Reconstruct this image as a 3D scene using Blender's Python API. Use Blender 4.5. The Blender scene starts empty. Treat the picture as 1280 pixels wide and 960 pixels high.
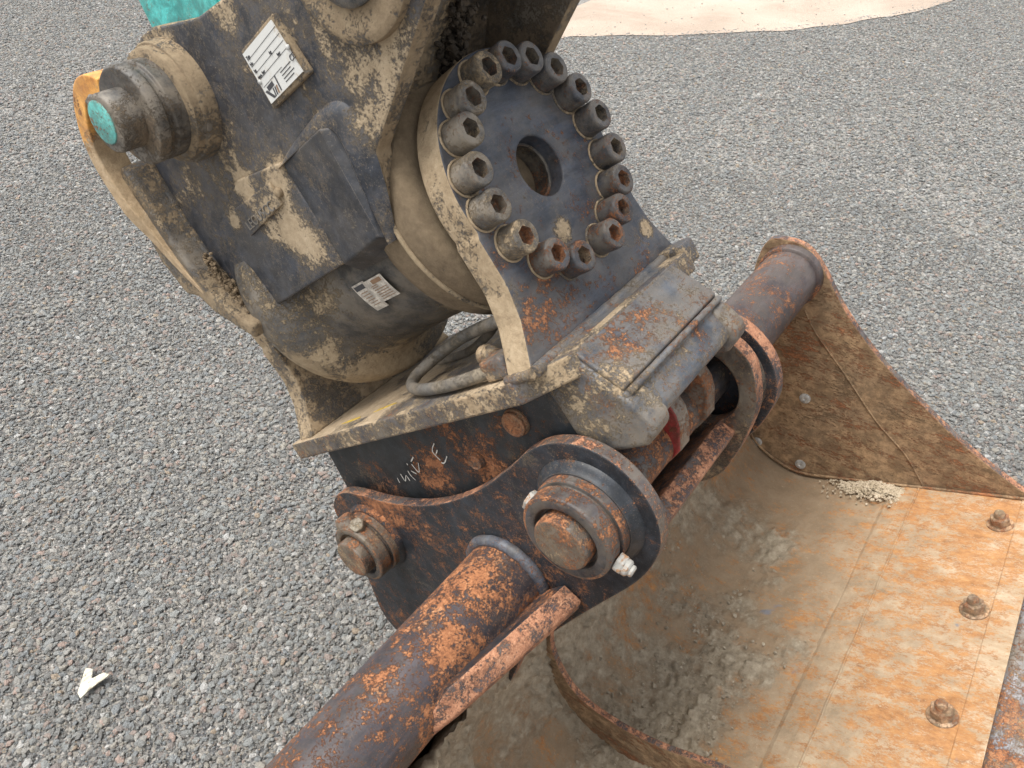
import bpy, bmesh, math, random
import numpy as np
from mathutils import Vector, Matrix
random.seed(7); np.random.seed(7)
SC = bpy.context.scene
COL = SC.collection
R = math.radians
# ------------------------------------------------------------------ camera, sky, light, exposure
GZ = 1.035                                   # height of the centre of the bolted disc above the gravel
cd = bpy.data.cameras.new('camera'); cam = bpy.data.objects.new('camera', cd); COL.objects.link(cam)
cam.location = (0.4554, -0.6750, 0.3457 + GZ)
cam.rotation_euler = (R(51), 0, R(36))
cd.sensor_width = 36; cd.lens = 27; cd.clip_start = .02; cd.clip_end = 500
SC.camera = cam
wd = bpy.data.worlds.new('World'); SC.world = wd; wd.use_nodes = True
wn = wd.node_tree.nodes; wl = wd.node_tree.links
sky = wn.new('ShaderNodeTexSky'); sky.sky_type = 'NISHITA'; sky.sun_disc = False
SUN_EL, SUN_AZ = 70, 232                      # degrees; azimuth measured from +Y towards +X
sky.sun_elevation = R(SUN_EL); sky.sun_rotation = R(SUN_AZ)
sky.dust_density = 3.0; sky.air_density = 1.0; sky.ozone_density = 1.0
hs = wn.new('ShaderNodeHueSaturation'); hs.inputs['Saturation'].default_value = .15
wl.new(sky.outputs[0], hs.inputs['Color']); wl.new(hs.outputs[0], wn['Background'].inputs[0])
wn['Background'].inputs[1].default_value = .15
sd = bpy.data.lights.new('sun', 'SUN'); sd.energy = 1.9; sd.angle = R(36); sd.color = (1, .955, .89)
sun = bpy.data.objects.new('sun', sd); COL.objects.link(sun)
_d = Vector((math.sin(R(SUN_AZ)) * math.cos(R(SUN_EL)), math.cos(R(SUN_AZ)) * math.cos(R(SUN_EL)), math.sin(R(SUN_EL))))
sun.rotation_euler = _d.to_track_quat('Z', 'Y').to_euler(); sun.location = (3, -2, 6)
SC.view_settings.view_transform = 'Standard'; SC.view_settings.look = 'None'
SC.view_settings.gamma = 1; SC.view_settings.use_curve_mapping = False
SC.view_settings.exposure = 0.88

# ------------------------------------------------------------------ frames
# world X = towards the cutting edge, Y = along the bucket's width, Z = up.
AL = R(37.5); CA, SA = math.cos(AL), math.sin(AL)
def M(w, n, v): return Vector((n * CA - v * SA, w, n * SA + v * CA + GZ))      # coupler frame: n along the tilt axis, v square to it
def B(w, h, u): return Vector((h, w, u + GZ))                                 # bucket frame: level
def fr(kind):
    # (a, b, c): polygon coordinates a, b and extrusion coordinate c
    return {'w': lambda a, b, c: M(c, a, b), 'n': lambda a, b, c: M(a, c, b), 'v': lambda a, b, c: M(a, b, c),
            'B': lambda a, b, c: B(c, a, b)}[kind]

# ------------------------------------------------------------------ noise for modelling
def _h(ix, iy, iz, s):
    n = (ix * 374761393 + iy * 668265263 + iz * 2147483647 + s * 1274126177) & 0xffffffff
    n = ((n ^ (n >> 13)) * 1274126177) & 0xffffffff
    return ((n ^ (n >> 16)) & 0xffff) / 65535.0
def vnoise(x, y, z, s=0):
    x, y, z = [np.asarray(q, float) for q in (x, y, z)]
    ix, iy, iz = [np.floor(q).astype(np.int64) for q in (x, y, z)]
    fx, fy, fz = x - ix, y - iy, z - iz
    fx, fy, fz = [q * q * (3 - 2 * q) for q in (fx, fy, fz)]
    r = 0
    for a in (0, 1):
        for b in (0, 1):
            for c in (0, 1):
                r = r + _h(ix + a, iy + b, iz + c, s) * (fx if a else 1 - fx) * (fy if b else 1 - fy) * (fz if c else 1 - fz)
    return r
def fbm(x, y, z, o=5, s=0, g=.5):
    t, a, k = 0, 1., 0
    for i in range(o):
        t = t + a * vnoise(x * 2**i, y * 2**i, z * 2**i, s + i); k += a; a *= g
    return t / k

# ------------------------------------------------------------------ object helpers
def empty(name, loc, label, cat, group=None):
    o = bpy.data.objects.new(name, None); COL.objects.link(o); o.location = loc
    o.empty_display_size = .05
    o['label'] = label; o['category'] = cat
    if group: o['group'] = group
    return o
ORG = {}
def place(name, verts, faces, mats, parent=None, fm=None, smooth=0, bevel=0, seg=2, label=None, weld=False):
    """verts are world points; a child's mesh is stored relative to its root"""
    me = bpy.data.meshes.new(name)
    org = Vector((0, 0, 0))
    if parent is not None:
        r = parent
        while r.parent: r = r.parent
        org = r.location.copy()
    me.from_pydata([tuple(Vector(p) - org) for p in verts], [], faces)
    if not isinstance(mats, (list, tuple)): mats = [mats]
    for m in mats: me.materials.append(m)
    if fm:
        for p, k in zip(me.polygons, fm): p.material_index = k
    bm = bmesh.new(); bm.from_mesh(me)
    if weld: bmesh.ops.remove_doubles(bm, verts=bm.verts, dist=1e-5)
    bmesh.ops.recalc_face_normals(bm, faces=bm.faces); bm.to_mesh(me); bm.free()
    o = bpy.data.objects.new(name, me); COL.objects.link(o)
    if parent is not None: o.parent = parent
    if label: o['label'] = label
    if bevel:
        b = o.modifiers.new('bevel', 'BEVEL'); b.width = bevel; b.segments = seg; b.limit_method = 'ANGLE'; b.angle_limit = R(35)
        b.material = -1
    if smooth:
        me.shade_smooth() if hasattr(me, 'shade_smooth') else None
        try: me.set_sharp_from_angle(angle=R(smooth))
        except Exception: pass
    return o
def prism(name, kind, poly, c0, c1, mats, parent=None, **k):
    """polygon extruded; with two materials the second goes on the cut edges"""
    f = fr(kind); n = len(poly)
    v = [f(a, b, c0) for a, b in poly] + [f(a, b, c1) for a, b in poly]
    F = [tuple(range(n)), tuple(range(2 * n - 1, n - 1, -1))]; fm = [0, 0]
    two = isinstance(mats, (list, tuple)) and len(mats) > 1
    for i in range(n):
        j = (i + 1) % n; F.append((i, j, n + j, n + i)); fm.append(1 if two else 0)
    return place(name, v, F, mats, parent, fm=fm, **k)
def smooth_poly(pts, per=6, closed=True):
    """Catmull-Rom through the points"""
    P = [Vector((*p, 0)) if len(p) == 2 else Vector(p) for p in pts]; n = len(P); out = []
    rng = range(n) if closed else range(n - 1)
    for i in rng:
        p0 = P[(i - 1) % n] if closed or i > 0 else P[0]; p1 = P[i]; p2 = P[(i + 1) % n]
        p3 = P[(i + 2) % n] if closed or i + 2 < n else P[-1]
        for t in range(per):
            t = t / per
            q = .5 * ((2 * p1) + (p2 - p0) * t + (2 * p0 - 5 * p1 + 4 * p2 - p3) * t * t + (3 * p1 - p0 - 3 * p2 + p3) * t**3)
            out.append(q)
    if not closed: out.append(P[-1])
    return [tuple(q[:len(pts[0])]) for q in out]
def lathe(name, kind, cen, prof, mats, parent=None, seg=48, caps=(True, True), fmf=None, smooth=40, **k):
    """prof: (position along the axis, radius); kind 'w', 'n', 'B'; cen = the two other coordinates (a, b)"""
    f = fr(kind); v = []; F = []; fm = []
    for (c, r) in prof:
        for i in range(seg):
            a = 2 * math.pi * i / seg; v.append(f(cen[0] + r * math.cos(a), cen[1] + r * math.sin(a), c))
    for j in range(len(prof) - 1):
        for i in range(seg):
            i2 = (i + 1) % seg; F.append((j * seg + i, j * seg + i2, (j + 1) * seg + i2, (j + 1) * seg + i)); fm.append(fmf(j) if fmf else 0)
    if caps[0]: F.append(tuple(range(seg))); fm.append(fmf(0) if fmf else 0)
    if caps[1]: F.append(tuple((len(prof) - 1) * seg + i for i in range(seg))); fm.append(fmf(len(prof) - 1) if fmf else 0)
    return place(name, v, F, mats, parent, fm=fm, smooth=smooth, **k)
def tube(name, pts, rad, mats, parent=None, seg=10, closed=False, wob=0, flat=1., caps=True, **k):
    P = [Vector(p) for p in pts]; n = len(P); v = []; F = []
    up = Vector((.13, .21, .97)).normalized(); prev = None
    for i, p in enumerate(P):
        t = (P[(i + 1) % n] - P[(i - 1) % n]) if closed or 0 < i < n - 1 else (P[1] - P[0] if i == 0 else P[-1] - P[-2])
        t.normalize()
        if prev is None: a = t.cross(up).normalized()
        else: a = (prev - t * prev.dot(t)).normalized()
        prev = a; b = t.cross(a)
        rr = rad[i] if isinstance(rad, (list, tuple)) else rad
        if wob: rr *= 1 + wob * (random.random() - .5)
        for s in range(seg):
            g = 2 * math.pi * s / seg; v.append(p + a * rr * math.cos(g) + b * rr * flat * math.sin(g))
    m = n if closed else n - 1
    for i in range(m):
        for s in range(seg):
            j = (i + 1) % n; s2 = (s + 1) % seg; F.append((i * seg + s, i * seg + s2, j * seg + s2, j * seg + s))
    if not closed and caps: F += [tuple(range(seg)), tuple((n - 1) * seg + s for s in range(seg))]
    return place(name, v, F, mats, parent, smooth=60, **k)
def bead(name, pts, r, mat, parent, closed=False, step=.0045, **k):
    """weld bead: a rippled round seam along a line"""
    P = [Vector(p) for p in pts]
    if closed: P.append(P[0])
    out = []
    for a, b in zip(P[:-1], P[1:]):
        m = max(1, int((b - a).length / step))
        for i in range(m): out.append(a.lerp(b, i / m))
    if not closed: out.append(P[-1])
    rad = [r * (1 + .05 * math.sin(i * 1.9) + .10 * (random.random() - .5)) for i in range(len(out))]
    return tube(name, out, rad, mat, parent, seg=8, closed=closed, **k)

# ------------------------------------------------------------------ materials
class NT:
    def __init__(s, name):
        s.m = bpy.data.materials.new(name); s.m.use_nodes = True; s.t = s.m.node_tree; s.n = s.t.nodes; s.l = s.t.links
        s.b = s.n['Principled BSDF']; s._co = None
    def co(s):
        if not s._co: s._co = s.n.new('ShaderNodeTexCoord').outputs['Object']
        return s._co
    def put(s, inp, val):
        if isinstance(val, bpy.types.NodeSocket): s.l.new(val, inp)
        elif val is not None:
            if isinstance(val, tuple) and len(val) == 3 and len(inp.default_value) == 4: val = (*val, 1)
            inp.default_value = val
    def vmap(s, scale=(1, 1, 1), loc=(0, 0, 0), rot=(0, 0, 0)):
        k = s.n.new('ShaderNodeMapping'); k.inputs['Scale'].default_value = scale; k.inputs['Location'].default_value = loc
        k.inputs['Rotation'].default_value = rot
        s.l.new(s.co(), k.inputs[0]); return k.outputs[0]
    def noise(s, scale, detail=6, rough=.6, dist=0, vec=None, off=0, col=False):
        k = s.n.new('ShaderNodeTexNoise'); k.noise_dimensions = '4D'; k.inputs['W'].default_value = off
        k.inputs['Scale'].default_value = scale; k.inputs['Detail'].default_value = detail
        k.inputs['Roughness'].default_value = rough; k.inputs['Distortion'].default_value = dist
        s.l.new(vec if vec else s.co(), k.inputs['Vector']); return k.outputs[1 if col else 0]
    def voro(s, scale, feat='F1', out='Distance', rnd=1, vec=None):
        k = s.n.new('ShaderNodeTexVoronoi'); k.feature = feat; k.inputs['Scale'].default_value = scale
        k.inputs['Randomness'].default_value = rnd
        s.l.new(vec if vec else s.co(), k.inputs['Vector']); return k.outputs[out]
    def math(s, op, a, b=None, c=None, clamp=False):
        k = s.n.new('ShaderNodeMath'); k.operation = op; k.use_clamp = clamp
        s.put(k.inputs[0], a); s.put(k.inputs[1], b)
        if c is not None: s.put(k.inputs[2], c)
        return k.outputs[0]
    def step(s, x, lo, hi, a=0., b=1.):
        k = s.n.new('ShaderNodeMapRange'); k.interpolation_type = 'SMOOTHSTEP'
        s.put(k.inputs['Value'], x); k.inputs['From Min'].default_value = lo; k.inputs['From Max'].default_value = hi
        k.inputs['To Min'].default_value = a; k.inputs['To Max'].default_value = b
        return k.outputs[0]
    def mix(s, f, a, b, mode='MIX'):
        k = s.n.new('ShaderNodeMix'); k.data_type = 'RGBA'; k.blend_type = mode
        s.put(k.inputs[0], f); s.put(k.inputs[6], a); s.put(k.inputs[7], b); return k.outputs[2]
    def ramp(s, x, stops, const=False):
        k = s.n.new('ShaderNodeValToRGB'); e = k.color_ramp.elements
        if const: k.color_ramp.interpolation = 'CONSTANT'
        while len(e) < len(stops): e.new(.5)
        for q, (p, c) in zip(e, stops): q.position = p; q.color = (*c, 1)
        s.put(k.inputs[0], x); return k.outputs[0]
    def spots(s, lst, org):
        """soft round patches in the part's own coordinates; lst = [(point, radius, strength)]"""
        tot = None
        for p, r, a in lst:
            k = s.n.new('ShaderNodeVectorMath'); k.operation = 'DISTANCE'
            s.l.new(s.co(), k.inputs[0]); k.inputs[1].default_value = tuple(Vector(p) - org)
            g = s.step(k.outputs['Value'], r * .35, r * 1.25, a, 0)
            tot = g if tot is None else s.math('ADD', tot, g)
        return tot
    def bump(s, h, dist, strength=1, prev=None):
        k = s.n.new('ShaderNodeBump'); k.inputs['Strength'].default_value = strength; k.inputs['Distance'].default_value = dist
        s.l.new(h, k.inputs['Height'])
        if prev is not None: s.l.new(prev, k.inputs['Normal'])
        return k.outputs[0]
    def out(s, col, rough, normal=None, metal=0, spec=None):
        s.put(s.b.inputs['Base Color'], col); s.put(s.b.inputs['Roughness'], rough); s.put(s.b.inputs['Metallic'], metal)
        if spec is not None: s.put(s.b.inputs['Specular IOR Level'], spec)
        if normal is not None: s.l.new(normal, s.b.inputs['Normal'])
        return s.m
TAN = [(.30, (.24, .17, .10)), (.5, (.46, .345, .215)), (.72, (.62, .49, .33))]
RUST = [(.34, (.10, .045, .027)), (.45, (.24, .098, .045)), (.54, (.40, .165, .07)), (.68, (.54, .30, .16))]
BLACK = (.030, .034, .042)
ZERO = Vector((0, 0, 0))
def worn(name, org, base=BLACK, dirt=0., rust=0., film=.35, dsp=(), rsp=(), edge=.5, edge_rust=.6, sc=1., seed=0, tan=TAN,
         speck=.5, gloss=.42, stretch=None, rcols=None):
    edge_rust *= .6; edge *= .8
    """old paint over steel with dried mud and rust; dirt and rust are shifts of the coverage (-.2 hardly any, +.2 nearly all)"""
    s = NT(name)
    vec = s.vmap(stretch) if stretch else None
    f2 = s.noise(150 * sc, 8, .82, 0, vec=vec, off=seed + 3)             # grain shared by all layers
    f4 = s.noise(430 * sc, 4, .7, 0, vec=vec, off=seed + 4)
    def cover(scale, off, bias, sp, grain):
        n = s.noise(scale * sc, 12, .74, .15, vec=vec, off=off)
        v = s.math('ADD', n, s.math('MULTIPLY', s.math('SUBTRACT', f2, .5), grain))
        v = s.math('ADD', v, s.math('MULTIPLY', s.math('SUBTRACT', f4, .5), grain * .55))
        v = s.math('ADD', v, s.math('MULTIPLY', s.math('SUBTRACT', s.noise(5 * sc, 3, .5, 0, off=off + 1), .5), .42))
        v = s.math('ADD', v, bias)
        t = s.spots(sp, org)
        return v if t is None else s.math('ADD', v, t)
    nf = s.noise(11 * sc, 10, .72, .2, off=seed)
    scr = s.noise(34 * sc, 12, .8, .3, vec=s.vmap((1, .22, 1), rot=(.4, .2, .7)), off=seed + 8)
    col = s.mix(s.step(scr, .40, .68), tuple(c * .75 for c in base), tuple(min(1, c * 2.0 + .010) for c in base))
    col = s.mix(s.math('MULTIPLY', s.step(nf, .42, .60), film), col, (.23, .195, .15))
    col = s.mix(s.math('MULTIPLY', s.step(f4, .58, .72), speck * .5), col, (.34, .31, .27))
    sp = s.math('MULTIPLY', s.step(f2, .60, .68), s.step(s.noise(14 * sc, 5, .6, 0, off=seed + 6), .44, .58))
    col = s.mix(s.math('MULTIPLY', sp, speck), col, (.40, .34, .25))
    bv = s.n.new('ShaderNodeBevel'); bv.samples = 4; bv.inputs['Radius'].default_value = .0035
    ge = s.n.new('ShaderNodeNewGeometry')
    dt = s.n.new('ShaderNodeVectorMath'); dt.operation = 'DOT_PRODUCT'; s.l.new(bv.outputs[0], dt.inputs[0]); s.l.new(ge.outputs['Normal'], dt.inputs[1])
    em = s.math('MULTIPLY', s.math('SUBTRACT', 1.0, dt.outputs['Value']), 3.0, clamp=True)
    rv = s.math('ADD', cover(26, seed + 11, rust, rsp, .85), s.math('MULTIPLY', em, edge_rust * .28))
    rm = s.step(rv, .565, .655)
    stain = s.math('MULTIPLY', s.step(rv, .47, .62), .38)
    rcol = s.ramp(s.math('ADD', s.math('MULTIPLY', s.noise(60 * sc, 10, .8, .2, off=seed + 14), .65), s.math('MULTIPLY', f4, .35)), rcols or RUST)
    col = s.mix(stain, col, (.15, .075, .045))
    col = s.mix(rm, col, rcol)
    eb = s.math('MULTIPLY', s.step(s.math('ADD', s.math('MULTIPLY', em, .5), s.math('MULTIPLY', scr, .55)), .46, .62), edge)
    col = s.mix(eb, col, (.38, .32, .25))
    dv = cover(15, seed + 21, dirt, dsp, .70)
    dmk = s.step(dv, .545, .645)
    halo = s.math('MULTIPLY', s.step(dv, .45, .62), .28)
    tcol = s.ramp(s.noise(55 * sc, 10, .8, .2, off=seed + 24), tan)
    col = s.mix(s.math('MAXIMUM', s.math('MULTIPLY', dmk, .93), halo), col, tcol)
    rough = s.math('ADD', gloss - .05, s.math('MULTIPLY', f2, .25))
    rough = s.math('MAXIMUM', rough, s.math('MULTIPLY', s.math('MAXIMUM', dmk, rm), .92))
    cov = s.math('MAXIMUM', dmk, s.math('MULTIPLY', rm, .6))
    hgt = s.math('ADD', s.math('MULTIPLY', cov, .55), s.math('MULTIPLY', s.math('MULTIPLY', f2, s.math('ADD', cov, .16)), 1.9))
    bp = s.bump(hgt, .0015, .85, prev=bv.outputs[0])
    return s.out(col, rough, bp)
def plain(name, colr, rough=.6, metal=0., var=.25, sc=60, bump=.0006):
    s = NT(name); n = s.noise(sc, 6, .7)
    col = s.mix(s.step(n, .3, .75), tuple(c * (1 - var) for c in colr), tuple(min(1, c * (1 + var)) for c in colr))
    return s.out(col, rough, s.bump(n, bump), metal)

# ------------------------------------------------------------------ ground
def m_ground():
    s = NT('grit'); s._co = s.n.new('ShaderNodeNewGeometry').outputs['Position']
    v = s.voro(150, 'F1', 'Color'); sep = s.n.new('ShaderNodeSeparateColor'); s.l.new(v, sep.inputs[0])
    c = s.ramp(sep.outputs[0], [(0, (.05, .052, .055)), (.35, (.13, .132, .135)), (.6, (.20, .19, .175)), (.85, (.30, .28, .25)), (1, (.45, .44, .42))])  # dark tones paint the shade of gaps between stones into the grit
    c = s.mix(s.step(s.noise(3.0, 5, .6), .35, .7), c, s.mix(.45, c, (.33, .31, .28)))
    d = s.voro(150, 'F1', 'Distance'); n = s.noise(300, 4, .7)
    h = s.math('SUBTRACT', s.math('MULTIPLY', n, .5), d)
    return s.out(c, .9, s.bump(h, .004))
def m_stone():
    s = NT('crushed_stone')
    oi = s.n.new('ShaderNodeObjectInfo')
    c = s.ramp(oi.outputs['Random'], [(0, (.075, .085, .10)), (.08, (.20, .25, .30)), (.20, (.33, .37, .39)), (.31, (.14, .155, .17)),
                                      (.41, (.42, .41, .385)), (.52, (.25, .28, .30)), (.62, (.48, .44, .37)), (.70, (.40, .27, .23)),
                                      (.76, (.36, .40, .41)), (.84, (.60, .58, .54)), (.90, (.22, .17, .17)), (.935, (.50, .34, .20)), (.955, (.80, .80, .79)), (.975, (.58, .36, .29))], const=True)
    n = s.noise(2.2, 6, .7); c = s.mix(.30, c, (.42, .395, .34))
    c = s.mix(s.step(n, .3, .75), s.mix(.12, c, (1, 1, .97)), s.mix(.42, c, (.35, .33, .29)))
    return s.out(c, .82, s.bump(n, .12, .7))
MG, MS = m_ground(), m_stone()
def sheet(name, pts, z, mat, kind='structure'):
    o = place(name, [(x, y, z) for x, y in pts], [tuple(range(len(pts)))], mat)
    o['kind'] = kind; return o
sheet('ground', [(-260, -260), (260, -260), (260, 260), (-260, 260)], 0, MG)
def sandy():
    s = NT('sand'); s._co = s.n.new('ShaderNodeNewGeometry').outputs['Position']
    n = s.noise(1.3, 8, .6, .6); f = s.noise(55, 6, .8)
    c = s.ramp(n, [(.3, (.34, .265, .205)), (.5, (.47, .38, .305)), (.7, (.54, .45, .37))])
    c = s.mix(s.step(f, .55, .75), c, (.38, .30, .23))
    return s.out(c, .95, s.bump(s.math('ADD', f, n), .01))
# pale sand lane beyond the gravel; its border seen at the top of the photograph (world x, y)
edge = [(-2.75, 5.10), (-2.70, 4.25), (-2.62, 3.92), (-2.36, 3.73), (-2.29, 3.83), (-1.73, 4.30), (-1.21, 4.85), (-.79, 5.55), (-.56, 6.32), (-.45, 7.6), (-.5, 10)]
edge = smooth_poly(edge, 6, closed=False)
edge = [(x + .09 * (fbm(np.array(x * 5), np.array(y * 5), np.array(0.), 4) - .5), y + .09 * (fbm(np.array(x * 5), np.array(y * 5), np.array(3.), 4) - .5)) for x, y in edge]
sand_poly = [(float(a), float(b)) for a, b in edge] + [(-9, 14), (-9, 6)]
sheet('sand_lane', sand_poly, .006, sandy())

def rock_mesh(i):
    bm = bmesh.new(); bmesh.ops.create_icosphere(bm, subdivisions=1, radius=1)
    rs = random.Random(i * 77)
    sx, sy, sz = rs.uniform(.75, 1.3), rs.uniform(.6, 1.), rs.uniform(.38, .7)
    pl = [(Vector((rs.gauss(0, 1), rs.gauss(0, 1), rs.gauss(0, 1))).normalized(), rs.uniform(.55, .85)) for _ in range(7)]
    for v in bm.verts:
        p = v.co
        for nrm, d in pl:
            k = p.dot(nrm)
            if k > d: p = p - nrm * (k - d)
        p += Vector((rs.uniform(-1, 1), rs.uniform(-1, 1), rs.uniform(-1, 1))) * .06
        v.co = Vector((p.x * sx, p.y * sy, p.z * sz))
    me = bpy.data.meshes.new('stone'); bm.to_mesh(me); bm.free(); me.materials.append(MS)
    return me
rocks = bpy.data.collections.new('stone_shapes')
for i in range(9):
    rocks.objects.link(bpy.data.objects.new('stone', rock_mesh(i)))
def scatter(name, pts, density, smin, smax, power, seed, z=.002, label=None):
    o = sheet(name, pts, z, MG, 'stuff'); o['label'] = label; o['category'] = 'gravel'
    g = bpy.data.node_groups.new(name, 'GeometryNodeTree')
    g.interface.new_socket('Geometry', in_out='INPUT', socket_type='NodeSocketGeometry')
    g.interface.new_socket('Geometry', in_out='OUTPUT', socket_type='NodeSocketGeometry')
    N = g.nodes; L = g.links
    gi = N.new('NodeGroupInput'); go = N.new('NodeGroupOutput')
    dp = N.new('GeometryNodeDistributePointsOnFaces'); dp.inputs['Density'].default_value = density; dp.inputs['Seed'].default_value = seed
    ci = N.new('GeometryNodeCollectionInfo'); ci.inputs[0].default_value = rocks; ci.inputs['Separate Children'].default_value = True; ci.inputs['Reset Children'].default_value = True
    ip = N.new('GeometryNodeInstanceOnPoints'); ip.inputs['Pick Instance'].default_value = True
    rv = N.new('FunctionNodeRandomValue'); rv.data_type = 'FLOAT_VECTOR'; rv.inputs[0].default_value = (-.45, -.45, 0); rv.inputs[1].default_value = (.45, .45, 6.283); rv.inputs['Seed'].default_value = seed + 1
    rs = N.new('FunctionNodeRandomValue'); rs.data_type = 'FLOAT'; rs.inputs['Seed'].default_value = seed + 2
    pw = N.new('ShaderNodeMath'); pw.operation = 'POWER'; pw.inputs[1].default_value = power
    ml = N.new('ShaderNodeMath'); ml.operation = 'MULTIPLY_ADD'; ml.inputs[1].default_value = smax - smin; ml.inputs[2].default_value = smin
    L.new(gi.outputs[0], dp.inputs[0]); L.new(dp.outputs['Points'], ip.inputs['Points']); L.new(ci.outputs[0], ip.inputs['Instance'])
    L.new(rv.outputs[0], ip.inputs['Rotation']); L.new(rs.outputs[1], pw.inputs[0]); L.new(pw.outputs[0], ml.inputs[0]); L.new(ml.outputs[0], ip.inputs['Scale'])
    sp = N.new('GeometryNodeSetPosition'); of = N.new('ShaderNodeCombineXYZ')
    rz = N.new('FunctionNodeRandomValue'); rz.data_type = 'FLOAT'; rz.inputs[2].default_value = -.003; rz.inputs[3].default_value = .003; rz.inputs['Seed'].default_value = seed + 5
    L.new(rz.outputs[1], of.inputs[2]); L.new(of.outputs[0], sp.inputs['Offset'])
    L.new(ip.outputs[0], sp.inputs[0]); L.new(sp.outputs[0], go.inputs[0])
    md = o.modifiers.new('stones', 'NODES'); md.node_group = g
    return o
near_poly = [(-.7, -1.15), (1.3, .1), (1.7, 1.2), (1.2, 2.0), (-.2, 2.6), (-1.8, 2.1), (-3.1, 1.1), (-2.9, -.1)]
scatter('grit', near_poly, 20000, .0012, .0030, 1.3, 23, z=.0035, label='fine grey grit filling the gaps between the stones near the bucket')
scatter('gravel', near_poly, 30000, .0020, .0108, 3.2, 3, label='loose grey crushed stone around and in front of the bucket')
scatter('gravel', [(a, b) for a, b in edge[2:-6]] + [(-.9, 7.6), (-1.6, 6.2), (-2.6, 4.9)], 160, .002, .008, 3.0, 31, z=.007, label='stray pebbles scattered over the border of the pale sand lane')
far_poly = [(-3.1, 1.1), (-1.8, 2.1), (-.2, 2.6), (1.2, 2.0), (1.7, 1.2), (2.3, 2.4), (1.2, 9.2), (-.35, 9.5)] + [(a - (.05 if b > 4.3 else 0), b + .05) for a, b in reversed(edge[6:-6])] + [(-3.0, 4.5), (-4.4, 4.9), (-8.8, 5.8), (-8.8, 1.2), (-2.9, -.1)]
scatter('gravel', far_poly, 9000, .0034, .012, 2.4, 11, label='grey crushed stone yard running back to the pale sand lane')

# ------------------------------------------------------------------ bucket
bk = empty('excavator_bucket', B(0, .3, -1.02), 'wide rusty ditching bucket lying on the gravel with its mouth turned up and mud inside', 'bucket')
bo = bk.location
MUD = (.20, .165, .115)
def m_floor(name, mudshift=0.):
    s = NT(name)
    st = s.vmap((.55, 1.25, 1))
    base = s.ramp(s.noise(16, 9, .72, .5, vec=st), [(.34, (.30, .215, .135)), (.47, (.43, .32, .205)), (.60, (.55, .43, .30))])
    big = s.noise(4.2, 5, .6, .4, off=3)
    sx = s.n.new('ShaderNodeSeparateXYZ'); s.l.new(s.co(), sx.inputs[0])
    x = sx.outputs[0]
    low = s.ramp(s.noise(20, 10, .75, .2, off=5), [(.32, (.24, .18, .115)), (.5, (.38, .285, .185)), (.68, (.50, .395, .27))])
    base = s.mix(s.step(s.math('ADD', x, s.math('MULTIPLY', s.math('SUBTRACT', big, .5), .35)), .22, .44), low, base)
    g3 = s.noise(300, 5, .85, 0, vec=st, off=6)
    base = s.mix(s.step(x, .22, .02, 0, .6), base, (.20, .14, .085))  # shade under the cross tube painted in: darker brown towards the back wall
    rv = s.math('ADD', s.noise(30, 12, .84, .1, vec=st, off=7), s.math('MULTIPLY', s.math('SUBTRACT', big, .5), .55))
    rv = s.math('ADD', rv, s.math('ADD', s.step(x, .0, .42, -.03, .035), s.math('MULTIPLY', s.math('SUBTRACT', g3, .5), .5)))
    rm = s.step(rv, .49, .60)
    rc = s.ramp(s.noise(60, 9, .8, .3, vec=st, off=9), [(.34, (.19, .08, .03)), (.46, (.37, .16, .05)), (.57, (.47, .225, .075)), (.70, (.54, .34, .16))])
    col = s.mix(s.math('MULTIPLY', rm, .86), base, rc)
    fl = s.step(s.noise(180, 5, .8, 0, vec=st, off=13), .58, .7); col = s.mix(s.math('MULTIPLY', fl, .45), col, (.66, .54, .40))
    dk = s.step(s.noise(70, 8, .8, .5, vec=st, off=15), .62, .7); col = s.mix(s.math('MULTIPLY', dk, .4), col, (.14, .10, .07))
    bl = s.math('MULTIPLY', s.step(s.noise(11, 4, .6, .5, off=19), .66, .74), .8); col = s.mix(bl, col, (.17, .19, .23))
    wh = s.math('MULTIPLY', s.step(x, .33, .38), s.step(s.noise(30, 7, .8, 1, off=23), .62, .68)); col = s.mix(s.math('MULTIPLY', wh, .4), col, (.66, .62, .60))
    at = s.n.new('ShaderNodeAttribute'); at.attribute_name = 'mud'
    mudn = s.math('ADD', at.outputs['Fac'], s.math('MULTIPLY', s.math('SUBTRACT', s.noise(22, 8, .75, .3, off=27), .5), 1.1))
    mm = s.step(mudn, .40, .62)
    mc = s.ramp(s.noise(48, 8, .75, off=29), [(.3, (.18, .145, .10)), (.5, (.36, .30, .215)), (.7, (.54, .465, .355))])
    col = s.mix(mm, col, mc)
    h = s.math('ADD', s.math('MULTIPLY', s.noise(110, 8, .8, off=33), .9), s.math('MULTIPLY', rm, .08))
    h = s.math('ADD', h, s.math('MULTIPLY', s.math('MULTIPLY', s.noise(160, 6, .85, off=35), mm), 1.4))
    wet = s.math('SUBTRACT', .93, s.math('MULTIPLY', mm, .12))
    return s.out(col, wet, s.bump(h, .0024))
FLOOR = m_floor('bucket_floor')
prof = [(.135, -.535), (.10, -.60), (.078, -.70), (.070, -.80), (.078, -.87), (.100, -.925), (.140, -.968), (.190, -.992), (.25, -.998), (.32, -.973), (.40, -.938), (.475, -.908)]
prof = smooth_poly(prof, 26, closed=False)
def resample(P, step):
    P = [Vector((*p, 0)) for p in P]; out = [P[0]]; acc = 0
    for a, b in zip(P[:-1], P[1:]):
        L = (b - a).length; t = step - acc
        while t <= L: out.append(a.lerp(b, t / L)); t += step
        acc = (acc + L) % step if L else acc
    return [(p.x, p.y) for p in out]
HW = .80
prof_f = resample(prof, .0042)
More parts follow.
